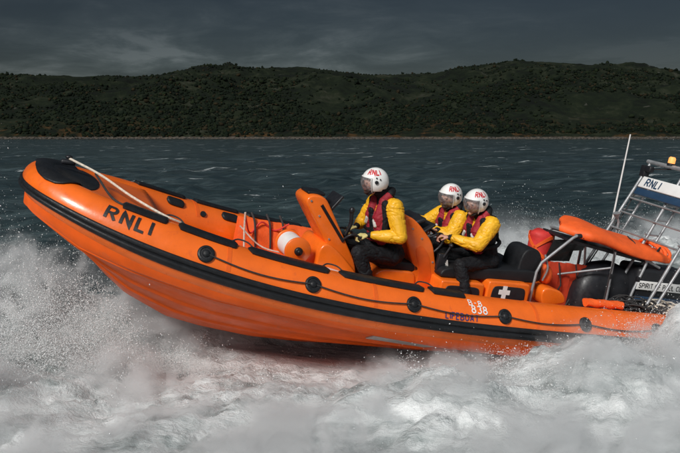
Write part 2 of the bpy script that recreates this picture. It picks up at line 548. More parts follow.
def build_hills():
    nx, ny = 620, 170
    X = np.linspace(-1650, 1650, nx); Yv = np.concatenate([np.linspace(930, 1110, 60), np.linspace(1116, 2500, ny - 60)])
    XX, YY = np.meshgrid(X, Yv, indexing='xy')
    x, y = XX.ravel(), YY.ravel()
    z = hill_z(x, y)
    i, j = np.meshgrid(np.arange(ny - 1), np.arange(nx - 1), indexing='ij')
    f = np.stack([i * nx + j, i * nx + j + 1, (i + 1) * nx + j + 1, (i + 1) * nx + j], -1).reshape(-1, 4)
    me = bpy.data.meshes.new('hills'); me.from_pydata(np.stack([x, y, z], 1).tolist(), [], f.tolist()); me.update()
    m = bpy.data.materials.new('heather_and_bracken'); m.use_nodes = True
    t = NT(m.node_tree); b = t.n['Principled BSDF']
    pos = t.node('ShaderNodeNewGeometry').outputs['Position']
    sp = t.node('ShaderNodeSeparateXYZ'); t.set(sp.inputs[0], pos)
    n1 = t.noise(pos, .016, 6, .62, .5); n2 = t.noise(pos, .07, 5, .65, .4)
    mixn = t.math('ADD', t.math('MULTIPLY', n1, .68), t.math('MULTIPLY', n2, .32))
    c = t.ramp(mixn, [(.40, (.003, .005, .003)), (.47, (.005, .009, .004)), (.54, (.009, .014, .006)), (.60, (.018, .022, .012)), (.68, (.036, .037, .028))])
    # bracken low on the slope
    lowz = t.maprange(sp.outputs[2], 2, 34, 1, 0)
    br = t.math('MULTIPLY', lowz, t.maprange(t.noise(pos, .045, 5, .6), .5, .66))
    c = t.mix(br, c, (.060, .032, .011))
    # bare rock along the waterline and grey outcrops above
    jag = t.math('ADD', sp.outputs[2], t.math('MULTIPLY', t.noise(pos, .12, 4, .6), -5))
    rock = t.maprange(jag, -1.2, .8, 1, 0)
    c = t.mix(t.math('MULTIPLY', rock, t.maprange(t.noise(pos, .02, 4), .35, .6, .15, 1)), c, (.075, .060, .045))
    out = t.maprange(t.noise(pos, .055, 6, .7, .8), .63, .70, 0, .6)
    c = t.mix(out, c, (.07, .066, .058))
    t.set(b.inputs['Base Color'], c); b.inputs['Roughness'].default_value = .9; b.inputs['Specular IOR Level'].default_value = .15
    bn = t.node('ShaderNodeBump'); bn.inputs['Strength'].default_value = .8; bn.inputs['Distance'].default_value = 6
    t.set(bn.inputs['Height'], t.noise(pos, .06, 6, .65)); t.l.new(bn.outputs[0], b.inputs['Normal'])
    tag(link('hills', me, None, [m], 180), 'low dark moorland hills along the far shore of the loch', 'hills', kind='structure')


build_hills()


def ico(sub):
    b = bmesh.new(); bmesh.ops.create_icosphere(b, subdivisions=sub, radius=1)
    v = np.array([p.co[:] for p in b.verts]); b.verts.index_update(); f = np.array([[p.index for p in q.verts] for q in b.faces]); b.free()
    return v, f


def scatter_mesh(name, pts, rad, base, jitter, mats, seed, mat_ids=None, along=None):
    """many small lumps as one mesh"""
    rng = np.random.default_rng(seed)
    V, Fc = base; n = len(pts); k = len(V)
    q = rng.normal(size=(n, 4)); q /= np.linalg.norm(q, axis=1)[:, None]
    w, x, y, z = q.T
    Rm = np.stack([1 - 2 * (y * y + z * z), 2 * (x * y - w * z), 2 * (x * z + w * y), 2 * (x * y + w * z), 1 - 2 * (x * x + z * z), 2 * (y * z - w * x), 2 * (x * z - w * y), 2 * (y * z + w * x), 1 - 2 * (x * x + y * y)], 1).reshape(n, 3, 3)
    if along is not None:
        sd = np.cross(along, rng.normal(size=(n, 3))); sd /= np.linalg.norm(sd, axis=1)[:, None]
        Rm = np.stack([along, sd, np.cross(along, sd)], 2)
        vv = np.einsum('nij,nkj->nki', Rm, V[None] * (1 + jitter * rng.normal(size=(n, k, 1))) * rad[:, None, :]) + pts[:, None, :]
    else:
        vv = None
    if vv is None:
      vv = V[None] * (1 + jitter * rng.normal(size=(n, k, 1)))
      vv = np.einsum('nij,nkj->nki', Rm, vv) * rad[:, None, :] + pts[:, None, :]
    f = (Fc[None] + (np.arange(n) * k)[:, None, None]).reshape(-1, 3)
    v = vv.reshape(-1, 3)
    me = bpy.data.meshes.new(name)
    me.vertices.add(len(v)); me.vertices.foreach_set('co', v.ravel())
    me.loops.add(f.size); me.loops.foreach_set('vertex_index', f.ravel())
    me.polygons.add(len(f)); me.polygons.foreach_set('loop_start', np.arange(0, f.size, 3))
    if mat_ids is not None:
        me.polygons.foreach_set('material_index', np.repeat(mat_ids, len(Fc)))
    me.update(calc_edges=True)
    return link(name, me, None, mats, 0)


def build_scrub():
    rng = np.random.default_rng(5)
    n = 60000
    x = rng.uniform(-1000, 1000, n); y = Y_SHORE + 5 + rng.random(n) ** 1.3 * 760
    x *= y / 1600
    x *= 1.25
    P = np.stack([x, y, x * 0], 1)
    keep = fbm(P / 110, 5, .6, 61) * 1.6 + .6 * (rng.random(n) - .5) - .16 * (y - Y_SHORE) / 700 > .06
    x, y = x[keep], y[keep]; z = hill_z(x, y)
    ok = z > WATER + 2.5
    x, y, z = x[ok], y[ok], z[ok]
    r = rng.uniform(.8, 2.2, len(x)) * (1 + 1.0 * rng.random(len(x)) ** 4)
    g1 = material('dark_scrub_leaves', (.005, .009, .005), .9, .4, .08, 0, 1, spec=.1)
    g2 = material('olive_scrub_leaves', (.009, .014, .006), .9, .4, .08, 0, 1, spec=.1)
    g3 = material('brown_bracken', (.020, .016, .008), .9, .4, .08, 0, 1, spec=.1)
    ids = rng.choice(3, len(x), p=[.58, .32, .10])
    o = scatter_mesh('scrub_woodland', np.stack([x, y, z + r * .35], 1), np.stack([r, r, r * rng.uniform(.6, 1.15, len(x))], 1), ico(1), .22, [g1, g2, g3], 6, mat_ids=ids)
    tag(o, 'dark scrub and low trees covering the hillside beyond the water', 'woodland', kind='stuff')
    # shoreline boulders
    n = 2600
    x = rng.uniform(-560, 560, n)
    yy = np.linspace(950, 1080, 200)
    y = np.empty(n)
    for k in range(n):
        zz_ = hill_z(np.full(200, x[k]), yy); idx = np.argmax(zz_ > WATER + rng.uniform(-.3, 1.6)); y[k] = yy[idx]
    r = rng.uniform(.4, 1.5, n)
    rk = material('pale_shore_rock', (.07, .058, .045), .9, .35, .3, 0, 1)
    rk2 = material('grey_shore_rock', (.04, .038, .034), .9, .35, .3, 0, 1)
    o = scatter_mesh('shoreline_rocks', np.stack([x, y, hill_z(x, y) + .2 * r], 1), np.stack([r * 1.8, r, r * .8], 1), ico(1), .18, [rk, rk2], 8, mat_ids=rng.choice(2, n, p=[.6, .4]))
    tag(o, 'pale rocks strewn along the far waterline', 'rocks', kind='stuff')


build_scrub()


# ------------------------------------------------------------------ lifeboat
R_T = .268
_th = np.linspace(0, np.pi / 2, 400)
_L, _XB = 8.637 - 1.6, 3.974 - 1.6
_X = np.r_[np.linspace(-.75, _XB, 120)[:-1], _XB + (_L - _XB) * np.sin(_th) ** .85]
_Y = np.r_[np.full(119, 1.095), 1.095 * np.clip(np.cos(_th), 0, 1) ** .75]
_u = np.clip((_X + .6) / (_L + .6), 0, 1)
_Z = .046 * _u ** 2 + .712 * _u ** 4
_s = np.r_[0, np.cumsum(np.sqrt(np.diff(_X) ** 2 + np.diff(_Y) ** 2 + np.diff(_Z) ** 2))]
TLEN = _s[-1]
# resample, a = distance from the stem measured aft along the tube
_a = np.linspace(0, TLEN, 500)
CX_, CY_, CZ_ = (np.interp(TLEN - _a, _s, q) for q in (_X, _Y, _Z))
_full = np.r_[-_a[:0:-1], _a]
_FX = np.r_[CX_[:0:-1], CX_]; _FY = np.r_[-CY_[:0:-1], CY_]; _FZ = np.r_[CZ_[:0:-1], CZ_]
_w = np.hanning(15); _w /= _w.sum()
def _sm(q):
    p = np.r_[2 * q[0] - q[7:0:-1], q, 2 * q[-1] - q[-2:-9:-1]]
    return np.convolve(p, _w, 'valid')
_FX, _FY, _FZ = _sm(_FX), _sm(_FY), _sm(_FZ)
_nx, _ny = np.gradient(_FY), -np.gradient(_FX)          # outward normal on the a axis (starboard < 0 < port)
_nn = np.hypot(_nx, _ny); _nx /= _nn; _ny /= _nn
_NX, _NY = _nx, _ny


def aX(X):
    return float(np.interp(-X, -CX_, _a))


def ctr(a):
    return np.array([np.interp(a, _full, q) for q in (_FX, _FY, _FZ)])


def nrm_at(a):
    n = np.array([np.interp(a, _full, _NX), np.interp(a, _full, _NY), 0.]); return n / np.linalg.norm(n)


def RT(a):
    q = max(0., 1 - abs(a) / 1.7)
    return R_T * (1 - .38 * q * q * (3 - 2 * q))


def TUB(a, deg, off=0.):
    """point on the tube: a metres aft of the stem (negative to starboard), deg above the outward horizontal"""
    n = nrm_at(a); p = R_(deg)
    return ctr(a) + (RT(a) + off) * (n * math.cos(p) + np.array([0, 0, math.sin(p)]))


boat = bpy.data.objects.new('lifeboat', None); C.objects.link(boat)
boat.matrix_world = BM
tag(boat, 'orange inshore rigid inflatable lifeboat leaping bow-up through the spray', 'lifeboat')

# collar
mb = MB(); rings = []
for a in np.r_[np.linspace(-TLEN + .02, TLEN - .02, 330)]:
    end = min(1., ((TLEN - abs(a)) / .35)) ** .5
    n = nrm_at(a); c = ctr(a)
    ph = np.linspace(0, 2 * np.pi, 36, endpoint=False)
    rr = RT(a) * (end if end < 1 else 1)
    rings.append(c + rr * (np.cos(ph)[:, None] * n + np.sin(ph)[:, None] * np.array([0, 0, 1.])))
mb.loft(rings)
mb.build('inflatable_tube', M_TUBE, boat, 180)


def patch(name, a0, a1, d0, d1, off, thick, mat, parent=boat, na=20, nd=6, ends=.0, fn=None):
    """a raised pad on the tube with a rounded rim"""
    mb = MB(); rings = []
    for k, a in enumerate(np.linspace(a0, a1, na)):
        q = abs(2 * k / (na - 1) - 1); lo, hi = (fn(a) if fn else (d0, d1))
        sh = 1.0
        if ends:
            e = max(0., (q - (1 - ends)) / ends); sh = math.sqrt(max(.05, 1 - e * e))
        m_ = (lo + hi) / 2; lo, hi = m_ + (lo - m_) * sh, m_ + (hi - m_) * sh
        rise = thick * (1 if 0 < k < na - 1 else .5)
        ds = np.linspace(lo, hi, nd)
        top = [TUB(a, d, off + rise * (1 if 0 < j < nd - 1 else .6)) for j, d in enumerate(ds)]
        bot = [TUB(a, d, -.006) for d in ds[::-1]]
        rings.append(top + bot)
    mb.loft(rings)
    return mb.build(name, mat, parent, 50)


# rubbing strake: two ribs with a groove, all round the bow
mb = MB(); rings = []
A_ST = aX(.15)
for a in np.linspace(-A_ST, A_ST, 300):
    prof = [(11.5, -.004), (10.5, .013), (8, .020), (3, .022), (1, .018), (0, .007), (-1.6, .007), (-2.8, .021), (-6, .030), (-11, .030), (-14, .022), (-16.5, .010), (-17.5, -.004)]
    rings.append([TUB(a, d, o) for d, o in prof])
mb.loft(rings)
mb.build('rubbing_strake', M_RUBBER, boat, 60)

# bow cap: black cover over the top of the nose, foredeck behind it
def deck_row(X, n=13, k=1.):
    y = np.interp(X, CX_[::-1], CY_[::-1]); z = np.interp(X, CX_[::-1], CZ_[::-1]); r = RT(aX(X))
    return [(X, q * k, z + r * .80 + .02 * math.cos(q * k / max(y, .05) * 1.5)) for q in np.linspace(-y, y, n)]


mb = MB(); rings = []
for a in np.linspace(-.64, .64, 60):
    lo = np.interp(abs(a), [0, .19, .3, .41, .51, .57, .64], [72, 64, 54, 48, 52, 62, 92])
    rings.append([TUB(a, d, .012) for d in np.linspace(lo, 140, 16)])
mb.loft(rings, closed=False, cap=False)
mb.loft([[(x, y, z + .02) for x, y, z in deck_row(X, 25, .97 * math.sqrt(max(.01, 1 - max(0, (6.76 - X) / .26) ** 2)))] for X in 6.98 - .48 * np.linspace(0, 1, 24) ** .7], closed=False, cap=False)
bc = mb.build('bow_cap', M_RUBBER, boat, 180)
sm_ = bc.modifiers.new('thickness', 'SOLIDIFY'); sm_.thickness = .012; sm_.offset = 0
mb = MB()
c0 = np.array([6.80, -.12, .945])
mb.box(c0, (.14, .09, .05), bevel=.02); mb.tube([c0, c0 + [0, 0, .045]], .022, 12); mb.ell(c0 + [0, 0, .05], (.035, .035, .02))
mb.build('bow_fairlead', M_BLACK, bc)
mb = MB()
mb.loft([deck_row(X, 25) for X in np.linspace(5.95, 6.98, 16)], closed=False, cap=False)
fd = mb.build('foredeck_cover', M_TUBE, boat, 180)
sm_ = fd.modifiers.new('thickness', 'SOLIDIFY'); sm_.thickness = .02

# hull
KX = [-.75, 3.2, 4.1, 4.69, 5.27, 5.65, 6.1, 6.35, 6.58, 6.74, 6.95, 7.13]
KZ = [-.71, -.71, -.72, -.69, -.605, -.52, -.30, -.095, .125, .24, .40, .53]
HX = [-.75, 2, 3, 4, 4.5, 5.4, 6.2, 6.65, 6.95, 7.13]
HZ = [-.34, -.33, -.27, -.17, -.11, .0, .17, .30, .45, .535]


def hull_section(a):
    A = TUB(a, -40); X = A[0]; y = abs(A[1]); sg = 1
    k = float(np.interp(X, KX, KZ)); h = max(k + .01, float(np.interp(X, HX, HZ))); h = min(h, A[2] - .005)
    yc = y * .90
    def L(t, dn=0.):      # along the bottom panel, chine to keel, a little convex
        return (X, yc * .955 * (1 - t), h + (k - h) * t - .05 * math.sin(math.pi * t) * (h - k) - dn * min(1, y / .4))
    return [tuple(A), (X, y * .985, A[2] + (h - A[2]) * .3), (X, y * .95, A[2] + (h - A[2]) * .72), (X, yc, h + .012), (X, yc * .995, h),
            (X, yc * .955, h - .004), L(.17), L(.30), L(.315, .022), L(.335, .024), L(.355), L(.5), L(.62), L(.635, .022), L(.655, .024), L(.675), L(.85), (X, .012, k), (X, 0, k - .004)]


mb = MB(); rings = []
for a in np.r_[np.linspace(.004, .5, 22), np.linspace(.56, TLEN - .05, 110)]:
    S = hull_section(a)
    rings.append(S + [(x, -y, z) for x, y, z in S[-2::-1]])
mb.loft(rings, closed=False, cap=False)
e = rings[-1]; mb.add(e, [tuple(range(len(e)))])
hull = mb.build('hull', M_HULL, boat, 28)
mb = MB()                                         # pale wear strip on the chine
for k in range(1):
    rr = []
    for X in np.linspace(3.74, 3.05, 14):
        S = hull_section(aX(X)); p = np.array(S[5]); q = np.array(S[6]); n_ = np.array([0, .40, -.91])
        rr.append([p + n_ * .004, p + n_ * .014, q + n_ * .014, q + n_ * .004])
    mb.loft(rr)
mb.build('wear_strip', M_GREY, hull)

# deck
mb = MB(); rings = []
for X in np.linspace(-.7, 6.6, 50):
    y = np.interp(X, CX_[::-1], CY_[::-1]); z = np.interp(X, CX_[::-1], CZ_[::-1])
    rings.append([(X, q * (y - .03), z - .13) for q in np.linspace(-1, 1, 9)])
mb.loft(rings, closed=False, cap=False)
dk = mb.build('deck', M_DECK, boat, 180)
sm_ = dk.modifiers.new('thickness', 'SOLIDIFY'); sm_.thickness = .03

# grab pads along the tops of both tubes, with hand ropes between them
NEAR = [(6.33, 5.92), (5.83, 5.27), (5.17, 4.35), (4.25, 3.31), (3.24, 2.84)]
for x0, x1 in NEAR:
    patch('grab_pad', aX(x0), aX(x1), 68, 106, .0, .026, M_RUBBER, na=24, ends=.12)
for x0, x1 in [(6.05, 5.45), (5.35, 4.79), (4.70, 3.95), (3.85, 3.1), (3.0, 2.2), (2.1, 1.3)]:
    patch('grab_pad', -aX(x0), -aX(x1), 72, 104, .0, .030, M_RUBBER, na=24, ends=.12)
for xm in (5.88, 5.22, 4.30, 3.275):
    a = aX(xm)
    mb = MB(); mb.tube(smooth_path([TUB(a - .1, 104, .02), TUB(a - .04, 110, .055), TUB(a + .05, 106, .05), TUB(a + .11, 100, .015)]), .008, 8)
    mb.build('hand_rope', M_DROPE, boat)
for xm in (5.62, 4.94, 4.10):
    a = -aX(xm)
    patch('grab_handle', a - .11, a + .11, 116, 140, .0, .03, M_RUBBER, na=16, ends=.45)
for xm in (5.29, 4.55):
    a = -aX(xm); mb = MB()
    c = TUB(a, 140, .004); ct = ctr(a); n = (c - ct) / np.linalg.norm(c - ct)
    mb.tube([c - n * .01, c + n * .012], .035, 16); mb.build('inflation_valve', M_RUBBER, boat)

# lifeline with round rubber patches on the near and the far side
DISC = [5.56, 4.55, 3.49, 2.42, 1.37, .35]
for sg in (1, -1):
    path = []
    for k, X in enumerate(DISC):
        a = aX(X); mb = MB()
        c = TUB(sg * a, 33, 0); ct = ctr(sg * a); n = (c - ct) / np.linalg.norm(c - ct)
        U = np.array([1., 0, 0]) - n * n[0]; U /= np.linalg.norm(U); W = np.cross(n, U); f = np.linspace(0, 2 * np.pi, 28, endpoint=False)
        mb.loft([c + n * h_ + q_ * (np.cos(f)[:, None] * U + np.sin(f)[:, None] * W) for q_, h_ in
                 ((.080, -.012), (.080, .010), (.072, .018), (.058, .020), (.053, .013), (.037, .014), (.030, .028), (.016, .035))])
        mb.build('rope_patch', M_RUBBER, boat, 50)
        if k < len(DISC) - 1:
            a2 = aX(DISC[k + 1])
            for t_ in np.linspace(0, 1, 14, endpoint=False):
                path.append(TUB(sg * (a + (a2 - a) * t_), 33 - 8 * math.sin(math.pi * t_), .02))
    mb = MB(); mb.tube(path, .0072, 8); mb.build('lifeline', M_DROPE, boat)

# seams where the collar's panels are glued
for sg in (1, -1):
    for X in (5.35, 3.9, 2.0, .9):
        a0 = sg * aX(X); mb = MB(); rings = []
        for d in np.linspace(14, 150, 30):
            rings.append([TUB(a0 - .02, d, -.003), TUB(a0 - .02, d, .0022), TUB(a0 + .02, d, .0022), TUB(a0 + .02, d, -.003)])
        mb.loft(rings); mb.build('seam_tape', M_SEAM, boat, 60)
# bow painter running aft from the fairlead, and the dark strap under it
p0 = np.array([6.80, -.11, .985]); p1 = TUB(aX(5.98), 100, .03)
mb = MB(); mb.tube(smooth_path([p0, p0 * .66 + p1 * .34 + [0, 0, .02], p0 * .33 + p1 * .67 + [0, 0, -.005], p1, TUB(aX(5.80), 108, .02)]), .012, 8)
mb.build('painter_rope', M_ROPE, boat)
mb = MB(); mb.tube(smooth_path([np.array([6.55, .10, .90]), TUB(aX(6.42), 92, .01), TUB(aX(6.22), 84, .008)]), .011, 8); mb.build('painter_strap', M_DROPE, boat)

# lettering on the near tube
def tube_text(name, txt, x_start, deg0, size, w, mat, gap=.28, slant=0.):
    a0 = aX(x_start)
    return lettering(name, txt, lambda u, v, l: TUB(a0 + u, deg0 + math.degrees(v / R_T), .0065 + l), size, w, mat, boat, gap, slant)
tube_text('lettering', 'RNLI', 6.425, 29, .14, .20, M_LETB, .40, .12)
tube_text('lettering', 'B-8', 2.84, 50, .066, .17, M_LETW, .4)
tube_text('lettering', '838', 2.82, 33, .076, .18, M_LETW, .36)
tube_text('lettering', 'LIFEBOAT', 3.13, 14.5, .062, .17, M_LETBL, .32)

# forward console: a fairing that leans ahead, on an orange base
def smooth_poly(P, per=5):
    P = [np.array(p) for p in P]; n = len(P); out = []
    for k in range(n):
        p0, p1, p2 = P[k - 1], P[k], P[(k + 1) % n]
        a = p1 + (p0 - p1) * min(.45, .085 / np.linalg.norm(p0 - p1)); b = p1 + (p2 - p1) * min(.45, .085 / np.linalg.norm(p2 - p1))
        for t_ in np.linspace(0, 1, per):
            out.append(tuple((1 - t_) ** 2 * a + 2 * t_ * (1 - t_) * p1 + t_ * t_ * b))
    return out

con = MB().prism(smooth_poly([(4.43, .92), (4.36, 1.0), (4.20, .99), (3.72, .31), (3.60, -.12), (4.10, -.12), (3.97, .31), (4.17, .58)]), .22, -.20, .03).build('forward_console', M_POD, boat, 40)
mb = MB(); mb.tube([(4.235, .215, .90), (3.91, .215, .53)], .02, 8); mb.build('trim_strip', M_RUBBER, con)
mb = MB(); mb.box((4.28, .0, 1.0), (.20, .26, .035), bevel=.015); mb.build('top_pad', M_RUBBER, con)
mb = MB(); mb.box((4.04, .01, .93), (.03, .32, .20), rot=Matrix.Rotation(R_(-34), 3, 'Y'), bevel=.01); ip = mb.build('instrument_panel', M_BLACK, con)
mb = MB(); mb.box((4.022, .07, .925), (.012, .13, .12), rot=Matrix.Rotation(R_(-34), 3, 'Y'), bevel=.004); mb.build('screen', M_WINDOW, ip)
mb = MB().prism(smooth_poly([(4.20, .05), (4.20, .44), (4.12, .52), (3.95, .42), (3.70, .20), (3.6, -.12), (4.20, -.12)]), .30, -.34, .04)
mb.build('console_base', M_POD, boat, 40)
mb = MB().prism(smooth_poly([(4.22, .15), (4.16, .27), (3.80, .20), (3.74, .10)]), .50, .30, .03); mb.build('step_cushion', M_WHITE, boat)
mb = MB().prism(smooth_poly([(4.24, .06), (4.2, .15), (3.72, .11), (3.70, .02)]), .54, .30, .02); mb.build('step_mat', M_RUBBER, boat)
mb = MB()
for y in (.27, -.06):
    mb.tube(smooth_path([(3.92, y * .8, .55), (3.86, y, .62), (3.77, y, .62)]), .013, 8)
mb.tube([(3.77, .34, .615), (3.77, -.13, .615)], .014, 10)
mb.tube(smooth_path([(3.86, .12, .58), (3.83, .14, .72), (3.85, .15, .86)]), .022, 10)
mb.ell((3.85, .15, .87), (.03, .03, .04))
mb.build('grab_rail', M_BLACK, boat)

# hatch plates, bolts and a side grip on the consoles
mb = MB().prism(smooth_poly([(4.06, .50), (3.93, .30), (3.80, .16), (3.74, .10), (3.98, .10), (4.02, .3)]), .226, .216, .003); mb.build('side_plate', M_SEAM, con, 30)
for x, z in ((4.30, .95), (4.18, .80), (4.02, .56), (3.88, .36)):
    mb = MB(); mb.tube([(x + .06, .215, z - .02), (x + .06, .228, z - .02)], .011, 10); mb.build('bolt', M_ALU, con, 50)
# rope reel
mb = MB(); a_ = np.linspace(0, 2 * np.pi, 40, endpoint=False); rc = np.array([4.43, .10, .39])
def wheel(mb, c, y0, y1, r0, r1=None, n=40):
    r1 = r1 or r0; f = np.linspace(0, 2 * np.pi, n, endpoint=False)
    return mb.loft([np.stack([c[0] + r * np.cos(f), np.full(n, c[1] + y), c[2] + r * np.sin(f)], 1) for r, y in ((r0 - .012, y0), (r0, y0 + .01), (r1, y1 - .01), (r1 - .012, y1))])
reel = bpy.data.objects.new('rope_reel', None); C.objects.link(reel); reel.parent = boat
wheel(mb, rc, .16, .20, .145); mb.build('flange', M_POD, reel, 50)
mb = MB(); wheel(mb, rc, -.20, -.16, .145); mb.build('flange', M_POD, reel, 50)
mb = MB(); wheel(mb, rc, -.16, .16, .128)
mb.build('webbing_drum', M_WHITE, reel, 50)
mb = MB(); wheel(mb, rc, .19, .235, .045, n=20); wheel(mb, rc, .225, .25, .022, n=16); mb.build('hub', M_RUBBER, reel, 50)
mb = MB(); mb.box((4.36, .10, .10), (.14, .30, .40), bevel=.03); mb.build('reel_mount', M_POD, reel)

# anchor locker against the far tube: red-orange cloth, straps, a pale rope
mb = MB(); rings = []
for k, X in enumerate(np.linspace(4.88, 3.9, 18)):
    s_ = .02 * math.sin(k * 1.9)
    rings.append([(X, -.66 + s_, .50 - .01 * k * .3), (X, -.58, .46 - .01 * k * .3), (X, -.52 + s_, .30), (X, -.47 - s_, .12), (X, -.42, -.12), (X, -.70, -.12)])
mb.loft(rings); mb.build('anchor_locker', M_ORCLOTH, boat, 60)
for X in (4.70, 4.52, 4.36):
    mb = MB(); mb.tube(smooth_path([(X + .03, -.64, .56), (X, -.555, .47), (X - .02, -.49, .30), (X - .03, -.47, .20)]), [.012] * 25, 8); mb.build('strap', M_DROPE, boat)
mb = MB(); mb.tube(smooth_path([(4.90, -.30, .62), (4.87, -.32, .40), (4.83, -.30, .12)]), .011, 8); mb.tube(smooth_path([(4.88, -.5, .42), (4.6, -.42, .22), (4.2, -.36, .18)]), .009, 8); mb.build('anchor_rope', M_ROPE, boat)
mb = MB(); mb.tube(smooth_path([(4.90, -.30, .60), (4.75, -.5, .35), (4.62, -.55, .48), (4.45, -.55, .40), (4.3, -.52, .5)]), .010, 8); mb.build('strap', M_REDBAG, boat)

# first seat and the console behind it
mb = MB().prism(smooth_poly([(3.46, -.12), (3.46, .20), (3.38, .27), (2.95, .27), (2.9, -.12)]), .22, -.12, .03); mb.build('seat_pod', M_POD, boat, 40)
mb = MB().prism(smooth_poly([(3.42, .26), (3.42, .34), (3.30, .37), (2.92, .36), (2.90, .26)]), .20, -.10, .03); mb.build('seat_cushion', M_SEAT, boat, 50)
con2 = MB().prism(smooth_poly([(3.24, .84), (3.16, .90), (3.02, .82), (2.80, .62), (2.66, .25), (2.58, -.12), (3.04, -.12), (2.98, .32), (3.18, .66)]), .20, -.42, .03).build('helm_console', M_POD, boat, 40)
mb = MB(); mb.box((2.90, -.10, .74), (.03, .50, .28), rot=Matrix.Rotation(R_(-52), 3, 'Y'), bevel=.012); mb.box((2.97, -.1, .84), (.14, .46, .05), rot=Matrix.Rotation(R_(25), 3, 'Y'), bevel=.02); ip = mb.build('instrument_panel', M_BLACK, con2)
Rp = Matrix.Rotation(R_(-52), 3, 'Y'); up = Rp @ Vector((-1, 0, 0))
for y in (-.22, .02):
    mb = MB(); mb.box((2.90 + up.x * .016, y, .74 + up.z * .016), (.012, .18, .16), rot=Rp, bevel=.004); mb.build('screen', M_WINDOW, ip)
for y in (.12, -.08, -.34):
    mb = MB(); c_ = np.array([2.84 + up.x * .016, y, .665 + up.z * .016]); mb.tube([c_, c_ + np.array(up) * .02], .012, 10); mb.build('switch_knob', M_REFL, ip)
mb = MB().prism(smooth_poly([(2.96, .60), (2.82, .48), (2.74, .24), (2.72, .05), (2.92, .05), (2.90, .3), (3.02, .52)]), .206, .196, .003); mb.build('side_plate', M_SEAM, con2, 30)
for x, z in ((3.10, .76), (2.96, .66), (2.76, .40), (2.70, .16)):
    mb = MB(); mb.tube([(x, .195, z), (x, .208, z)], .011, 10); mb.build('bolt', M_ALU, con2, 50)
# steering wheel, throttle and grab rails
mb = MB(); wc = np.array([2.72, .02, .57]); wa = Matrix.Rotation(R_(-38), 3, 'Y')
f = np.linspace(0, 2 * np.pi, 33)
mb.tube([wc + np.array(wa @ Vector((0, .17 * math.cos(q), .17 * math.sin(q)))) for q in f], .015, 10)
for q in (90, 210, 330):
    mb.tube([wc, wc + np.array(wa @ Vector((0, .165 * math.cos(R_(q)), .165 * math.sin(R_(q)))))], .011, 8)
mb.tube([wc, wc + np.array(wa @ Vector((.12, 0, 0)))], .028, 12)
mb.build('steering_wheel', M_BLACK, con2)
mb = MB(); mb.box((2.66, .22, .42), (.12, .06, .20), bevel=.015); mb.tube([(2.66, .25, .48), (2.60, .255, .62)], .012, 8); mb.ell((2.60, .255, .63), (.025, .035, .025)); mb.build('throttle', M_BLACK, con2)
mb = MB(); mb.tube(smooth_path([(2.88, .14, .66), (2.76, .16, .72), (2.74, .05, .725), (2.74, -.55, .755), (2.80, -.62, .72)]), .014, 10)
mb.build('grab_rail', M_BLACK, con2)
mb = MB()
for k in range(4):
    mb.tube(smooth_path([(2.62, .24 + .012 * k, .40 + .02 * k), (2.55, .28, .34 - .02 * k), (2.48, .27 + .01 * k, .42 - .01 * k), (2.44, .25, .33)]), .007, 6)
mb.build('throttle_cables', M_REFL, con2)

# helm seat: two lockers with dark doors, long cushion and a padded back
for x0, x1, z1 in ((2.74, 2.16, .27), (2.12, 1.54, .315)):
    lk = MB().prism(smooth_poly([(x0, -.14), (x0, z1 - .02), (x0 - .03, z1), (x1 + .03, z1 + .005), (x1, z1 - .03), (x1 - .01, -.14)]), .46, -.46, .025).build('seat_locker', M_POD, boat, 40)
    d = MB().prism(smooth_poly([(x0 - .06, -.10), (x0 - .06, z1 - .09), (x0 - .10, z1 - .05), (x1 + .10, z1 - .05), (x1 + .06, z1 - .09), (x1 + .055, -.10)]), .468, .44, .006).build('locker_door', M_BLACK, lk, 40)
    if x0 < 2.2:
        mb = MB(); cx, cz = 1.895, .195
        w_, t3 = .075, .028
        mb.prism([(cx + t3, cz + w_), (cx + t3, cz + t3), (cx + w_, cz + t3), (cx + w_, cz - t3), (cx + t3, cz - t3), (cx + t3, cz - w_), (cx - t3, cz - w_), (cx - t3, cz - t3), (cx - w_, cz - t3), (cx - w_, cz + t3), (cx - t3, cz + t3), (cx - t3, cz + w_)], .4725, .466, 0)
        mb.build('white_cross_emblem', M_LETW, d, 30)
mb = MB().prism(smooth_poly([(2.72, .27), (2.70, .36), (2.60, .40), (1.50, .46), (1.38, .44), (1.38, .31)]), .36, -.52, .035); mb.build('helm_seat_cushion', M_SEAT, boat, 50)
mb = MB().prism(smooth_poly([(1.68, .38), (1.66, .62), (1.60, .71), (1.46, .72), (1.38, .64), (1.30, .32), (1.6, .30)]), .32, -.06, .04); mb.build('seat_back', M_SEAT, boat, 50)
mb = MB(); mb.tube(smooth_path([(1.33, .30, .66), (1.27, .33, .5), (1.28, .3, .34)]), .012, 8); mb.build('seat_rail', M_ALU, boat)
mb = MB(); mb.ell((1.20, .20, .40), (.10, .10, .13), rot=Matrix.Rotation(R_(25), 3, 'Y')); mb.build('tow_float', M_ORCLOTH, boat, 180)
mb = MB().prism(smooth_poly([(1.36, .22), (1.30, .30), (1.05, .26), (.95, .12), (1.3, .05)]), .44, .2, .03); mb.build('aft_step', M_POD, boat)

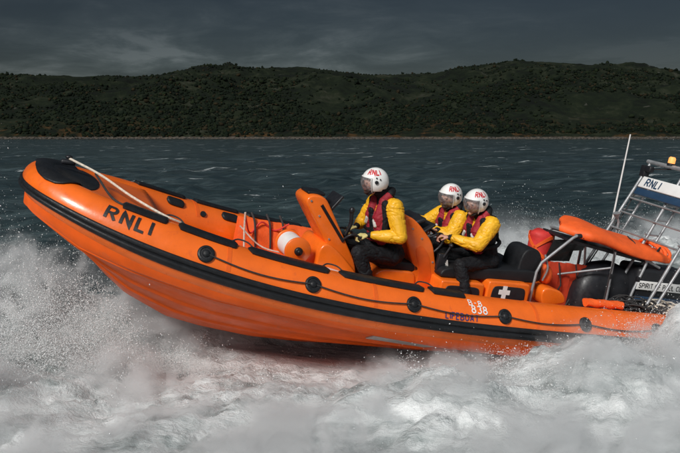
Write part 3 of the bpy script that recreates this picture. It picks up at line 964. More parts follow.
# roll frame with its orange cover
fr_ = bpy.data.objects.new('roll_frame', None); C.objects.link(fr_); fr_.parent = boat
mb = MB(); r0 = .018
mb.tube([(1.44, .36, .05), (1.44, .36, .45), (1.40, .36, .57), (1.03, .35, .915), (.98, .35, .945), (.90, .35, .95), (.34, .35, .84), (-.10, .35, .77), (-.40, .35, .67)], r0, 10)
mb.tube([(1.20, -.36, .10), (.90, -.36, .80), (.86, -.36, .86), (.80, -.36, .88), (.1, -.36, .80), (-.35, -.36, .76)], r0, 10)
mb.tube([(.36, .35, .84), (.29, .36, -.1)], r0, 10)
mb.tube(smooth_path([(-.10, .35, .78), (-.16, .36, .70), (-.04, .38, .30), (0, .38, -.1)], 8), r0, 10)
mb.tube([(.30, -.36, .84), (.24, -.36, -.1)], r0, 10)
mb.tube([(.97, .34, .95), (.84, -.36, .90)], r0, 10); mb.tube([(-.1, .35, .78), (-.15, -.36, .78)], r0, 10)
mb.tube([(.36, .35, .60), (.98, .0, .34)], .014, 8); mb.tube([(.55, .0, .85), (.35, .0, .05)], .014, 8)
mb.build('frame_tube', M_ALU, fr_, 60)
mb = MB(); rings = []
for k, t_ in enumerate(np.linspace(0, 1, 40)):
    X = 1.08 - 1.62 * t_; zc = .985 + .05 * math.exp(-((t_ - .25) / .2) ** 2) - .17 * t_
    wy = .30 * (min(1, (t_ / .16) ** .6) if t_ < .16 else 1) * (1 if t_ < .9 else .92)
    hz = (.080 * min(1., (.12 + t_ * 6) ** .7)) * (1 - .22 * (t_ > .78) * min(1, (t_ - .78) / .05)) * (1 if t_ < .96 else .75)
    f = np.linspace(0, 2 * np.pi, 28, endpoint=False)
    w1 = 1 + .05 * np.sin(3 * f + 5 * t_) + .04 * np.sin(14 * t_ + 2 * f)
    cf, sf = np.cos(f), np.sin(f)
    rings.append(np.stack([np.full(28, X) + .01 * sf, .12 + wy * w1 * np.sign(cf) * abs(cf) ** .55, zc + hz * w1 * np.sign(sf) * abs(sf) ** .62 - .05 * cf], 1))
mb.loft(rings); mb.build('righting_bag', M_ORCLOTH, fr_, 70)
mb = MB()
for k in range(3):
    X = -.36 - .07 * k
    mb.tube(smooth_path([(X, .34, .76), (X - .02, .34, .86), (X - .01, .2, .93), (X + .02, .0, .94), (X, -.08, .86)]), .022, 8)
mb.build('bag_folds', M_ORCLOTH, fr_)
mb = MB()
mb.tube(smooth_path([(-.25, .33, .74), (-.33, .33, .90), (-.48, .2, .90), (-.6, .1, .82)]), .012, 8); mb.build('bag_strap', M_DROPE, fr_)
mb = MB(); mb.tube(smooth_path([(.05, .33, .76), (.03, .3, .92), (.0, .1, .98)]), .008, 8); mb.build('bag_strap', M_DROPE, fr_)
mb = MB(); rr = np.linspace(1.0, -.3, 20)
mb.loft([[(x, .31, .88 - .13 * (1 - x) * .9), (x, .31, .845 - .13 * (1 - x) * .9), (x, -.3, .845 - .13 * (1 - x) * .9), (x, -.3, .88 - .13 * (1 - x) * .9)] for x in rr]); mb.build('frame_shelf', M_BLACK, fr_)
mb = MB().prism([(1.02, .80), (.53, .85), (.55, .71), (.70, .69), (.72, .55), (1.10, .52)], .005, -.015, .003); mb.build('side_window', M_WINDOW, fr_)
mb = MB(); rings = []
for k, X in enumerate(np.linspace(1.02, .36, 16)):
    q = .025 * math.sin(1.7 * k)
    rings.append([(X, .03 + q, .53), (X, .05 - q, .34), (X, .02 + q, .15), (X, .03, -.12), (X, -.03, -.12), (X, -.03, .5)])
mb.loft(rings); mb.build('cloth_dodger', M_DECK, boat, 60)
mb = MB()
for x in (.92, .66):
    mb.tube([(x, .07, .53), (x - .1, .08, .25), (x + .02, .07, -.05)], .010, 6)
mb.build('dodger_straps', M_DROPE, boat)

for c_, d_ in (((.36, .35, .842), (0, 0, 1)), ((.95, .345, .945), (1, 0, -.2)), ((-.10, .35, .772), (1, 0, .1)), ((.34, .355, .5), (0, 0, 1)), ((-.09, .37, .5), (.2, 0, 1))):
    c_ = np.array(c_); d_ = unit_(d_); mb = MB(); mb.tube([c_ - d_ * .03, c_ + d_ * .03], .028, 12); mb.build('tube_clamp', M_BLACK, fr_, 50)
mb = MB(); mb.tube(smooth_path([(.36, .375, -.05), (.37, .378, .4), (.39, .375, .8), (.6, .378, .89), (.9, .37, .93)]), .007, 6); mb.build('cable', M_DROPE, fr_)
# engine cowlings and name board
eng = MB(); rings = []
for t_ in np.linspace(0, 1, 22):
    z = -.35 + .97 * t_; sc = max(.02, (1 - max(0, (t_ - .45) / .55) ** 2.6)) ** .5
    f = np.linspace(0, 2 * np.pi, 36, endpoint=False); cf, sf = np.cos(f), np.sin(f)
    rings.append(np.stack([.16 + .48 * sc * np.sign(cf) * abs(cf) ** .7, .04 + .26 * sc * np.sign(sf) * abs(sf) ** .7, np.full(36, z)], 1))
eng.loft(rings); en = eng.build('engine_cowling', M_BLACK, boat, 60)
mb = MB(); mb.tube(smooth_path([(.62, .05, .18), (.50, .25, .18), (.16, .305, .18), (-.2, .26, .18)]), .010, 6); mb.build('cowling_seam', M_RUBBER, en)
blk = MB(); blk.box((-.52, .16, .28), (.86, .42, .74), bevel=.06, seg=4); bk = blk.build('engine_cowling', M_BLACK, boat, 50)
nb = MB(); nb.box((-.50, .385, .43), (.84, .02, .115), bevel=.006); nb_ = nb.build('name_board', M_WHITE, bk)
nl = lettering('lettering', 'SPIRIT OF PAUL CLUDE', lambda u, v, l: (-.11 - u, .3965 + l, .40 + v), .058, .20, M_LETB, nb_, .3)
mb = MB(); mb.box((-.5, .385, .20), (.80, .02, .17), bevel=.006); mb.build('lower_board', M_BLUE, bk)

# mast frame over the stern
ms = bpy.data.objects.new('mast_frame', None); C.objects.link(ms); ms.parent = boat
def mrail(y, x0, z0, x1, z1, r=.02):
    d = np.array([x1 - x0, 0, z1 - z0]); p0 = np.array([x0, y, z0]); k = (z0 - .0) / (z1 - z0)
    mb.tube([p0 - d * k, p0, p0 + d], r, 10)
mb = MB()
for y in (-.47, .17, .75):
    mrail(y, -.14 - .06 * (y > 0), .91, -.58, 1.92); mrail(y, -.36 - .0 * (y > 0), .86, -.72, 1.71, .018)
    for z in (1.05, 1.25, 1.45, 1.65):
        xa = -.14 - .44 * (z - .91) / 1.01; xb = -.36 - .36 * (z - .86) / .85
        mb.tube([(xa, y, z), (xb, y, z)], .012, 8)
for z in (1.0, 1.22, 1.42):
    xa = -.14 - .44 * (z - .91) / 1.01; mb.tube([(xa, -.47, z), (xa - .01, .75, z)], .013, 8)
mb.tube([(-.60, -.55, 1.93), (-.60, .9, 1.93)], .028, 10); mb.box((-.60, .2, 1.925), (.10, 1.35, .03), bevel=.008)
mb.build('ladder_rails', M_ALU, ms, 60)
pn = MB(); pn.box((-.42, .18, 1.66), (.03, 1.12, .16), rot=Matrix.Rotation(R_(-24), 3, 'Y'), bevel=.01); pw = pn.build('sign_panel', M_WHITE, ms)
pn = MB(); pn.box((-.37, .18, 1.53), (.03, 1.12, .10), rot=Matrix.Rotation(R_(-24), 3, 'Y'), bevel=.01); pn.build('sign_panel_lower', M_BLUE, ms)
cs, sn = math.cos(R_(24)), math.sin(R_(24))
lettering('lettering', 'RNLI', lambda u, v, l: (-.42 + (.018 + l) * cs - (v - .05) * sn, -.27 + u, 1.66 + (v - .05) * cs + (.018 + l) * sn), .10, .20, M_BLUE, pw, .3)
mb = MB(); mb.tube(smooth_path([(-.58, -.45, 1.88), (-.44, -.455, 1.5), (-.33, -.45, 1.2), (-.16, -.455, .85), (.1, -.45, .3)]), .009, 6); mb.tube(smooth_path([(-.6, -.1, 1.9), (-.57, -.3, 1.86), (-.58, -.45, 1.84)]), .008, 6); mb.build('mast_cable', M_DROPE, ms)
mb = MB(); mb.tube([(-.60, -.13, 1.94), (-.60, -.13, 1.975)], .05, 16); mb.build('beacon_base', M_BLACK, ms, 50)
mb = MB(); mb.tube([(-.60, .22, 1.94), (-.60, .22, 2.02)], .06, 16); mb.build('beacon_base', M_BLACK, ms, 50)
mb = MB(); mb.tube([(-.60, -.13, 1.976), (-.60, -.13, 2.04), (-.60, -.13, 2.06)], [.045, .045, .03], 16); mb.build('beacon_lens', M_BEACON, ms, 50)
mb = MB(); mb.box((-.52, -.47, 1.80), (.10, .10, .16), bevel=.02); mb.box((-.50, -.38, 1.84), (.08, .12, .08), bevel=.02); mb.build('deck_light', M_BLACK, ms)
mb = MB(); mb.tube([(-.23, -.5, .70), (-.22, -.5, 1.02)], .016, 10); mb.tube([(-.225, -.5, 1.0), (-.15, -.5, 2.24)], [.013, .009], 8); mb.build('whip_antenna', M_WHITE, boat, 60)
mb = MB(); mb.tube(smooth_path([(-.20, -.35, .86), (-.20, -.35, 1.06), (-.16, -.35, 1.14)]), .017, 8); mb.tube([(-.16, -.35, 1.13), (-.13, -.35, 1.20)], [.02, .055], 14); mb.build('loudhailer', M_ALU, boat, 60)

# stern gear: orange cloth roll, coiled lines, fender
mb = MB(); rings = []
for k, X in enumerate(np.linspace(1.10, .58, 18)):
    f = np.linspace(0, 2 * np.pi, 14, endpoint=False); w1 = 1 + .15 * np.sin(3 * f + k)
    rings.append(np.stack([np.full(14, X), .92 + .06 * w1 * np.cos(f), .29 + .045 * w1 * np.sin(f)], 1))
mb.loft(rings); mb.build('tow_bag', M_ORCLOTH, boat, 60)
for nm, mt, sd, c0 in (('coiled_line', M_DROPE, 1, (.1, .78, .24)), ('coiled_line', M_DROPE, 2, (.25, .72, .26)), ('coiled_line', M_ROPE, 3, (-.25, .75, .25))):
    rg = np.random.default_rng(sd); q = np.linspace(0, 2 * np.pi * 7, 150)
    rad = .17 + .05 * np.sin(q * 1.37 + sd); mb = MB()
    mb.tube(np.stack([c0[0] + rad * 1.5 * np.cos(q), c0[1] + rad * .8 * np.sin(q), c0[2] + .05 * np.sin(q * 2.3) + .03 * np.sin(q * .77)], 1), .010, 6); mb.build(nm, mt, boat, 180)
mb = MB(); mb.ell((-.72, .75, .27), (.19, .15, .17), n=24, m=16); mb.build('fender', M_REFL, boat, 180)
mb = MB(); mb.prism(smooth_poly([(.3, -.1), (.3, .2), (-.6, .24), (-.7, -.1)]), .95, -.95, .03); mb.build('transom_deck', M_BLACK, boat)


# things stowed in the boat
bag = bpy.data.objects.new('kit_bag', None); C.objects.link(bag); bag.matrix_world = BM @ Matrix.Translation((1.0, -.26, .40)) @ Matrix.Rotation(R_(4), 4, 'Y')
tag(bag, 'upright red kit bag with a crossed orange strap behind the helm seat', 'bag')
mb = MB(); rings = []
for t_ in np.linspace(0, 1, 14):
    f = np.linspace(0, 2 * np.pi, 28, endpoint=False); r = .155 * (1 - max(0, abs(2 * t_ - 1) - .86) / .14 * .35)
    rings.append(np.stack([r * np.cos(f) * (1 + .03 * np.sin(5 * t_ * 3 + 2 * f)), r * .9 * np.sin(f), np.full(28, .46 * t_) + .008 * np.sin(3 * f)], 1))
mb.loft(rings); mb.build('bag_body', M_REDBAG, bag, 70)
for s_ in (1, -1):
    mb = MB(); f = np.linspace(0, 2 * np.pi, 40)
    rr = .163
    P = np.stack([rr * np.cos(f), rr * .9 * np.sin(f), .25 + s_ * .15 * np.sin(f - .6)], 1)
    mb.loft([np.array([p + [0, 0, .025], p * [1.05, 1.05, 1] + [0, 0, .025], p * [1.05, 1.05, 1] - [0, 0, .025], p - [0, 0, .025]]) for p in P])
    mb.build('bag_strap', M_ORCLOTH, bag)


# ------------------------------------------------------------------ crew
def unit(v):
    v = np.asarray(v, float); return v / (np.linalg.norm(v) + 1e-12)


def rot_about(v, axis, deg):
    a = R_(deg); k = unit(axis); v = np.asarray(v, float)
    return v * math.cos(a) + np.cross(k, v) * math.sin(a) + k * (k @ v) * (1 - math.cos(a))


def remeshed(name, prims, mats, parent, voxel, wrinkle=(), smooth_it=2, extra=None):
    """union of tapered capsules / ellipsoids grown into one continuous surface, coloured by the nearest limb"""
    mb = MB()
    for p in prims:
        if p[0] == 'c':
            _, a, b, ra, rb, m = p[:6]
            a, b = np.array(a, float), np.array(b, float); d = b - a; n = np.linalg.norm(d)
            if n < 1e-4:
                mb.ell(a, (ra,) * 3); continue
            ts = []; 
            for q in np.linspace(90, 8, 6): ts.append((a - d / n * ra * math.sin(R_(q)), ra * math.cos(R_(q)) + 1e-4))
            for q in np.linspace(0, 1, 6): ts.append((a + d * q, ra + (rb - ra) * q))
            for q in np.linspace(8, 90, 6): ts.append((b + d / n * rb * math.sin(R_(q)), rb * math.cos(R_(q)) + 1e-4))
            mb.tube([q[0] for q in ts], [q[1] for q in ts], 16)
        else:
            _, c, rad, rot, m = p[:5]
            mb.ell(c, rad, rot, 20, 14)
    tmp = mb.build('tmp', [mats[0]], None, 0)
    md = tmp.modifiers.new('r', 'REMESH'); md.mode = 'VOXEL'; md.voxel_size = voxel
    ms_ = tmp.modifiers.new('s', 'SMOOTH'); ms_.iterations = smooth_it; ms_.factor = .5
    dg = bpy.context.evaluated_depsgraph_get(); dg.update()
    me = bpy.data.meshes.new_from_object(tmp.evaluated_get(dg))
    old = tmp.data; bpy.data.objects.remove(tmp); bpy.data.meshes.remove(old)
    me.name = name; me.materials.clear()
    nv = len(me.vertices); co = np.empty(nv * 3); me.vertices.foreach_get('co', co); co = co.reshape(-1, 3)
    def nearest(P):
        best = np.full(len(P), 1e9); bi = np.zeros(len(P), int)
        for p in prims:
            if p[0] == 'c':
                _, a, b, ra, rb, m = p[:6]; a, b = np.array(a, float), np.array(b, float); d = b - a; dd = d @ d
                t_ = np.clip(((P - a) @ d) / (dd + 1e-12), 0, 1); dist = np.linalg.norm(P - a - t_[:, None] * d, axis=1) - (ra + (rb - ra) * t_)
            else:
                _, c, rad, rot, m = p[:5]; q = P - np.array(c)
                if rot is not None: q = q @ np.asarray(rot)
                k = np.linalg.norm(q / np.array(rad), axis=1); dist = (k - 1) * np.linalg.norm(q, axis=1) / np.maximum(k, 1e-6)
            w = dist < best; best[w] = dist[w]; bi[w] = m
        return bi
    if wrinkle:
        nr = np.empty(nv * 3); me.vertices.foreach_get('normal', nr); nr = nr.reshape(-1, 3)
        vm = nearest(co); amp = np.array([wrinkle[k] for k in vm])
        wq = co * np.array([6.5, 6.5, 13]) + fbm(co * 4, 2, .5, 4)[:, None] * 1.6
        d = .45 * fbm(co * 6, 2, .5, 3) + .25 - 1.15 * np.exp(-(fbm(wq, 2, .45, 9) / .11) ** 2) - .6 * np.exp(-(fbm(wq * 1.9 + 5, 2, .45, 19) / .10) ** 2)
        co += nr * (amp * d)[:, None]; me.vertices.foreach_set('co', co.ravel())
    npol = len(me.polygons); ce = np.empty(npol * 3); me.polygons.foreach_get('center', ce)
    me.update()
    o = bpy.data.objects.new(name, me); C.objects.link(o)
    for m in mats: me.materials.append(m)
    me.polygons.foreach_set('material_index', nearest(ce.reshape(-1, 3))); me.shade_smooth()
    if parent: o.parent = parent
    return o


def hand_prims(wrist, grip, axis, side, r, mat, bend=(35, 95, 150), thumb_up=1.):
    """palm from the wrist towards the grip, four fingers closing round a bar along axis, thumb against them"""
    w, g = np.array(wrist, float), np.array(grip, float)
    f = unit(g - w); ax = unit(np.array(axis) - f * (np.array(axis) @ f)); n = np.cross(f, ax)
    if n[2] > 0: n = -n                      # palm side faces down
    P = []
    k0 = w + f * .095
    lens = (.044, .048, .045, .036)
    for i, off in enumerate((.034, .011, -.012, -.034)):
        kn = k0 + ax * off * side + f * (.004 if i in (1, 2) else -.004)
        P.append(('c', w + ax * off * .55 * side + f * .015, kn, r * 1.35, r * 1.2, mat))
        d = f; p = kn
        for j, b in enumerate(bend):
            d = f * math.cos(R_(b)) + n * math.sin(R_(b)); q = p + d * lens[i] * (1, .72, .55)[j]
            P.append(('c', p, q, r * (1, .93, .85)[j], r * (.95, .88, .78)[j], mat)); p = q
    t0 = w + ax * .030 * side + f * .03 + n * .008; t1 = t0 + unit(f * .75 + ax * .62 * side + n * .35) * .042; t2 = t1 + unit(f * .8 - ax * .1 * side + n * .55) * .032
    P += [('c', t0, t1, r * 1.35, r * 1.1, mat), ('c', t1, t2, r * 1.1, r * .85, mat)]
    return P, (n, f, ax)


def make_person(name, label, J, face, glove, beard, patches=(), text_side=1):
    """J: joints in boat coordinates"""
    J = {k: np.array(v, float) for k, v in J.items()}
    base = J['pel'].copy(); base[2] -= .12
    J = {k: v - base for k, v in J.items()}
    root = bpy.data.objects.new(name, None); C.objects.link(root); root.matrix_world = BM @ Matrix.Translation(base)
    tag(root, label, 'person', 'lifeboat crew')
    u = unit(J['neck'] - J['pel']); l = J['shL'] - J['shR']; l = unit(l - u * (l @ u)); f = np.cross(l, u)
    YEL, NAV, SKIN, GLV, DRK = 0, 1, 2, 3, 4
    mats = [M_YELLOW, M_NAVY, M_SKIN, M_GLOVE, M_DARK]
    P = []
    H = np.linalg.norm(J['neck'] - J['pel'])
    at = lambda h, x=0, y=0: J['pel'] + u * H * h + f * x + l * y
    Rt = np.stack([f, l, u], 1)
    P += [('e', at(.0), (.125, .175, .13), Rt, NAV), ('e', at(.22, .0), (.12, .165, .15), Rt, NAV), ('e', at(.5, .01), (.13, .175, .16), Rt, NAV),
          ('e', at(.72, .01), (.135, .19, .15), Rt, YEL), ('e', at(.86, -.01), (.09, .17, .09), Rt, YEL), ('c', J['shL'], J['shR'], .10, .10, YEL), ('c', at(.9), J['neck'] + u * .06, .10, .078, NAV),
          ('c', J['neck'], J['head'] - u * .05, .066, .060, NAV)]
    for s, sd in (('L', 1), ('R', -1)):
        sh, el, wr = J['sh' + s], J['el' + s], J['wr' + s]
        hp, kn, an = J['hip' + s], J['kn' + s], J['an' + s]
        cuff = wr + unit(el - wr) * .055
        P += [('c', sh, sh * .45 + el * .55, .105, .092, YEL), ('c', sh * .5 + el * .5, el, .092, .078, YEL), ('c', el, el * .5 + cuff * .5, .078, .070, YEL), ('c', el * .5 + cuff * .5, cuff, .070, .050, YEL), ('c', cuff, wr, .041, .036, NAV)]
        hp_, _ = hand_prims(wr, J['gr' + s], J['ax' + s] + base, 1 if (J['ax' + s] + base) @ np.array([0, sd, 0]) < 0 else 1, .0115 if glove else .0098, GLV if glove else SKIN)
        P += hp_
        P += [('c', hp, hp * .5 + kn * .5, .112, .096, NAV), ('c', hp * .5 + kn * .5, kn, .096, .080, NAV), ('c', kn, kn * .55 + an * .45, .080, .074, NAV), ('c', kn * .55 + an * .45, an, .074, .056, NAV)]
        toe = an + unit(np.array([1., .15 * sd, -.25])) * .17
        P += [('c', an - np.array([.03, 0, .035]), toe, .052, .042, NAV)]
    # head and face
    hf = unit(face); hu = np.array([0, 0, 1.]) - hf * hf[2]; hu = unit(hu); hl = np.cross(hu, hf); HR = np.stack([hf, hl, hu], 1)
    hc = J['head']; q = lambda x, y, z: hc + hf * x + hl * y + hu * z
    P += [('e', hc + hu * .02, (.098, .076, .112), HR, SKIN), ('e', q(.025, 0, -.05), (.068, .060, .070), HR, SKIN),
          ('c', q(.095, 0, .012), q(.112, 0, -.022), .010, .014, SKIN), ('c', q(.088, .034, .024), q(.088, -.034, .024), .014, .014, SKIN),
          ('e', q(.078, .033, .006), (.013, .013, .010), HR, DRK), ('e', q(.078, -.033, .006), (.013, .013, .010), HR, DRK),
          ('c', q(.088, .022, -.055), q(.088, -.022, -.055), .010, .010, SKIN), ('c', q(.078, 0, -.094), q(.070, 0, -.10), .024, .022, DRK if beard else SKIN),
          ('e', q(0, .078, -.005), (.02, .01, .03), HR, SKIN), ('e', q(0, -.078, -.005), (.02, .01, .03), HR, SKIN)]
    if beard:
        P += [('c', q(.06, .04, -.075), q(.082, 0, -.088), .026, .028, DRK), ('c', q(.06, -.04, -.075), q(.082, 0, -.088), .026, .028, DRK)]
    for (c, d, r) in patches:
        P.append(('c', np.array(c) - base, np.array(d) - base, r, r, YEL))
    remeshed('body', P, mats, root, .0062, wrinkle=(.0075, .007, 0, .001, 0))
    # helmet
    rad = np.array([.152, .132, .150]); hc2 = hc + hu * .028 - hf * .016
    dirv = lambda az, el: np.array([math.cos(R_(el)) * math.cos(R_(az)), math.cos(R_(el)) * math.sin(R_(az)), math.sin(R_(el))])
    pos = lambda az, el, k=1.: hc2 + HR @ (dirv(az, el) * rad * k)
    mb = MB(); naz, nel = 72, 40; vs = []; ok = []
    els = np.linspace(-50, 90, nel); azs = np.linspace(-180, 180, naz, endpoint=False)
    for e_ in els:
        for a in azs: vs.append(pos(a, e_))
    fs = []
    def keep(a, e_):
        a = (a + 180) % 360 - 180
        top = 21 - 5 * (abs(a) / 60) ** 2
        if abs(a) < 62 and e_ < top: return False
        return e_ > -44 + 12 * (abs(a) > 120)
    for i in range(nel - 1):
        for j in range(naz):
            if keep(azs[j] + 2.5, (els[i] + els[i + 1]) / 2):
                fs.append((i * naz + j, i * naz + (j + 1) % naz, (i + 1) * naz + (j + 1) % naz, (i + 1) * naz + j))
    mb.add(vs, fs)
    me = mb.mesh('helmet'); b = bmesh.new(); b.from_mesh(me); bmesh.ops.delete(b, geom=[v for v in b.verts if not v.link_faces], context='VERTS'); bmesh.ops.remove_doubles(b, verts=b.verts[:], dist=1e-5); bmesh.ops.recalc_face_normals(b, faces=b.faces[:]); b.to_mesh(me); b.free()
    hel = link('helmet', me, root, [M_HELMET], 180)
    so = hel.modifiers.new('thickness', 'SOLIDIFY'); so.thickness = .018; so.offset = -1; so.use_rim = True
    be = hel.modifiers.new('bevel', 'BEVEL'); be.width = .004; be.segments = 2
    mb = MB(); P_ = []
    for a in np.linspace(-62, 62, 25): P_.append(pos(a, 22 - 5 * (abs(a) / 60) ** 2, 1.012))
    mb.tube(P_, .007, 8)
    for s in (1, -1):
        mb.tube([pos(s * 62, e_, 1.012) for e_ in np.linspace(17, -46, 12)], .007, 8)
    mb.build('brow_rim', M_HELMET, hel, 180)
    for s in (1, -1):
        mb = MB(); n_ = HR @ np.array([0, s, 0])
        for az, el, r in ((84, 2, .020), (100, 14, .008), (84, 20, .008)):
            p = pos(s * az, el, 1.0); mb.tube([p - n_ * .004, p + n_ * .012], r, 16)
        mb.build('pivot_cap', M_BLACK, hel, 50)
    mb = MB(); rings = []
    for e_ in np.linspace(20, -52, 18):
        rings.append([pos(a, e_, 1.06 if e_ > -35 else 1.06 - .004 * (-35 - e_)) for a in np.linspace(-66, 66, 28)])
    mb.loft(rings, closed=False, cap=False); mb.build('visor', M_VISOR, hel, 180)
    for s in (1, -1):
        mb = MB(); mb.tube([pos(s * 64, e_, 1.062) for e_ in np.linspace(18, -50, 14)], .005, 6); mb.build('visor_edge', M_REFL, hel, 180)
    sz = .062
    lettering('lettering', 'RNLI', lambda u_, v_, l_: pos(text_side * 38 + u_ / .0024, 33 + v_ / .0024, 1.012 + l_ * 8), sz, .24, M_LETR, hel, .3)
    # chin strap / mask
    mb = MB(); mb.tube(smooth_path([pos(100, -30, .86), q(.05, .055, -.10), q(.055, -.0, -.125), q(.05, -.055, -.10), pos(-100, -30, .86)]), .012, 8); mb.build('chin_strap', M_BLACK, hel, 180)
    # lifejacket
    RD, BK, GR = 0, 1, 2
    V = []
    for s in (1, -1):
        V += [('c', at(.94, .075, .14 * s), at(.40, .145, .145 * s), .045, .05, BK), ('c', at(.97, .065, .085 * s), at(.72, .145, .085 * s), .052, .074, RD), ('c', at(.72, .140, .085 * s), at(.36, .160, .080 * s), .074, .076, RD),
              ('c', at(1.06, -.03, .095 * s), at(.97, .065, .085 * s), .042, .048, RD), ('c', at(1.06, -.03, .095 * s), at(1.05, -.10, .0), .044, .046, BK),
              ('c', at(.90, -.10, .10 * s), at(.42, -.125, .06 * s), .030, .030, BK), ('c', at(.95, -.06, .12 * s), at(.93, .05, .12 * s), .028, .028, BK),
              ('c', at(.86, .19, .02 * s), at(.36, .22, .015 * s), .022, .022, BK), ('c', at(.70, .212, .075 * s), at(.62, .222, .10 * s), .020, .020, GR), ('c', at(.50, .20, .03 * s), at(.50, .20, .15 * s), .034, .034, BK)]
    n_ = 22
    for k in range(n_):
        a0, a1 = 2 * np.pi * k / n_, 2 * np.pi * (k + 1) / n_
        V.append(('c', at(.36, .150 * math.cos(a0), .188 * math.sin(a0)), at(.36, .150 * math.cos(a1), .188 * math.sin(a1)), .026, .026, BK))
    lj = remeshed('lifejacket', V, [M_RED, M_NAVY, M_REFL], root, .0075, wrinkle=(.006, .004, 0))
    # harness webbing with buckles
    mb = MB()
    for s in (1, -1):
        mb.tube(smooth_path([at(.36, .16, .05 * s), at(.15, .15, .12 * s), J['hip' + ('L' if s > 0 else 'R')] + f * .10 - u * .02]), .012, 6)
    mb.build('harness_strap', M_BLACK, root, 180)
    mb = MB(); mb.box(at(.36, .188, 0), (.03, .06, .045), rot=Rt, bevel=.008); mb.build('buckle', M_ALU, root)
    return root


make_person('person', 'foremost crew member, alone at the front console with cream gloves on the rail', dict(
    pel=(3.24, .10, .44), neck=(3.49, .13, 1.07), head=(3.655, .14, 1.195), shL=(3.43, .31, .985), shR=(3.48, -.06, .985), elL=(3.36, .45, .70), elR=(3.56, -.18, .70),
    wrL=(3.655, .285, .645), grL=(3.77, .24, .63), axL=(0, 1, 0), wrR=(3.67, -.06, .66), grR=(3.77, -.04, .63), axR=(0, -1, 0),
    hipL=(3.30, .21, .42), hipR=(3.30, -.01, .42), knL=(3.77, .36, .46), knR=(3.74, -.14, .46), anL=(3.53, .39, .06), anR=(3.50, -.18, .02)),
    face=(.965, -.16, -.16), glove=True, beard=True)
make_person('person', 'rear crew member on the far side, partly hidden behind the nearer helmsman', dict(
    pel=(2.13, -.32, .48), neck=(2.36, -.29, .97), head=(2.45, -.27, 1.095), shL=(2.34, -.10, .89), shR=(2.35, -.48, .89), elL=(2.48, -.02, .66), elR=(2.55, -.60, .70),
    wrL=(2.66, -.20, .735), grL=(2.76, -.22, .735), axL=(0, 1, 0), wrR=(2.68, -.53, .78), grR=(2.76, -.52, .755), axR=(0, -1, 0),
    hipL=(2.15, -.22, .47), hipR=(2.15, -.43, .47), knL=(2.56, -.14, .44), knR=(2.56, -.58, .44), anL=(2.40, -.12, .02), anR=(2.40, -.62, .02)),
    face=(.93, .30, -.20), glove=False, beard=True)
make_person('person', 'helmsman nearest the stern, bare hands reaching ahead to the steering wheel', dict(
    pel=(2.00, .12, .50), neck=(2.22, .14, 1.02), head=(2.35, .16, 1.13), shL=(2.18, .33, .935), shR=(2.21, -.05, .935), elL=(2.36, .42, .70), elR=(2.44, -.12, .70),
    wrL=(2.61, .20, .715), grL=(2.71, .14, .71), axL=(0, 1, 0), wrR=(2.62, -.10, .72), grR=(2.72, -.09, .725), axR=(0, -1, 0),
    hipL=(2.02, .22, .48), hipR=(2.02, .01, .48), knL=(2.50, .38, .44), knR=(2.48, -.04, .46), anL=(2.38, .50, .03), anR=(2.40, -.05, .02)),
    face=(.93, .30, -.22), glove=False, beard=False)


# ------------------------------------------------------------------ white water, mist and droplets
def plan_to_world(bx, by):
    bx, by = np.asarray(bx, float), np.asarray(by, float)
    return ORG[0] + bx * FWD[0] + by * PORT[0], ORG[1] + bx * FWD[1] + by * PORT[1]


# plumes thrown up by the hull: ahead of transom, to port, spread ahead, spread to port, height above the sea
PLUMES = [(8.2, -1.0, 1.6, .9, 1.25), (6.3, -1.2, 1.6, .8, .75), (4.4, -1.2, 1.3, .8, .50), (7.4, .5, 1.5, .9, .42), (5.2, 1.3, 1.4, .9, .26), (3.4, 2.1, 1.3, .9, .40),
          (1.6, 2.2, 1.3, .8, .55), (-.2, 2.1, 1.2, .8, .74), (-2.2, 2.1, 1.4, 1.0, .95), (-1.0, -2.9, 1.8, 1.0, .95), (-3.2, -2.2, 1.6, 1.4, .95), (-2.8, 0., 1.6, 1.4, .55), (.10, 1.80, .62, .42, 1.12), (1.4, -2.4, 1.4, .8, .30)]


def plume_height(bx, by):
    h = np.zeros_like(bx)
    for cx, cy, sx, sy, H in PLUMES:
        h = np.maximum(h, H * np.exp(-((bx - cx) / sx) ** 2 - ((by - cy) / sy) ** 2))
    return h


def foam_material():
    m = bpy.data.materials.new('churned_white_water'); m.use_nodes = True
    t = NT(m.node_tree); b = t.n['Principled BSDF']
    pos = t.node('ShaderNodeNewGeometry').outputs['Position']
    mp_ = t.node('ShaderNodeMapping'); t.set(mp_.inputs[0], pos); mp_.inputs['Rotation'].default_value = (0, 0, math.pi - math.atan2(FWD[1], FWD[0]) - .25); mp_.inputs['Scale'].default_value = (.45, 1.25, 1.)
    st_ = mp_.outputs[0]
    n1 = t.noise(st_, 1.1, 7, .65, .8); n2 = t.noise(st_, 5.5, 6, .7, .6)
    f = t.math('ADD', t.math('MULTIPLY', n1, .6), t.math('MULTIPLY', n2, .4))
    c = t.ramp(f, [(.34, (.07, .105, .10)), (.42, (.30, .34, .34)), (.50, (.62, .65, .65)), (.60, (.84, .86, .86))])
    t.set(b.inputs['Base Color'], c); t.set(b.inputs['Roughness'], t.maprange(f, .38, .5, .18, .8)); b.inputs['Specular IOR Level'].default_value = .4
    bn = t.node('ShaderNodeBump'); bn.inputs['Strength'].default_value = .9; bn.inputs['Distance'].default_value = .08
    t.set(bn.inputs['Height'], t.math('ADD', t.noise(st_, 3.5, 8, .7, .8), t.math('MULTIPLY', t.noise(pos, 22, 4, .7), .35)))
    t.l.new(bn.outputs[0], b.inputs['Normal'])
    return m


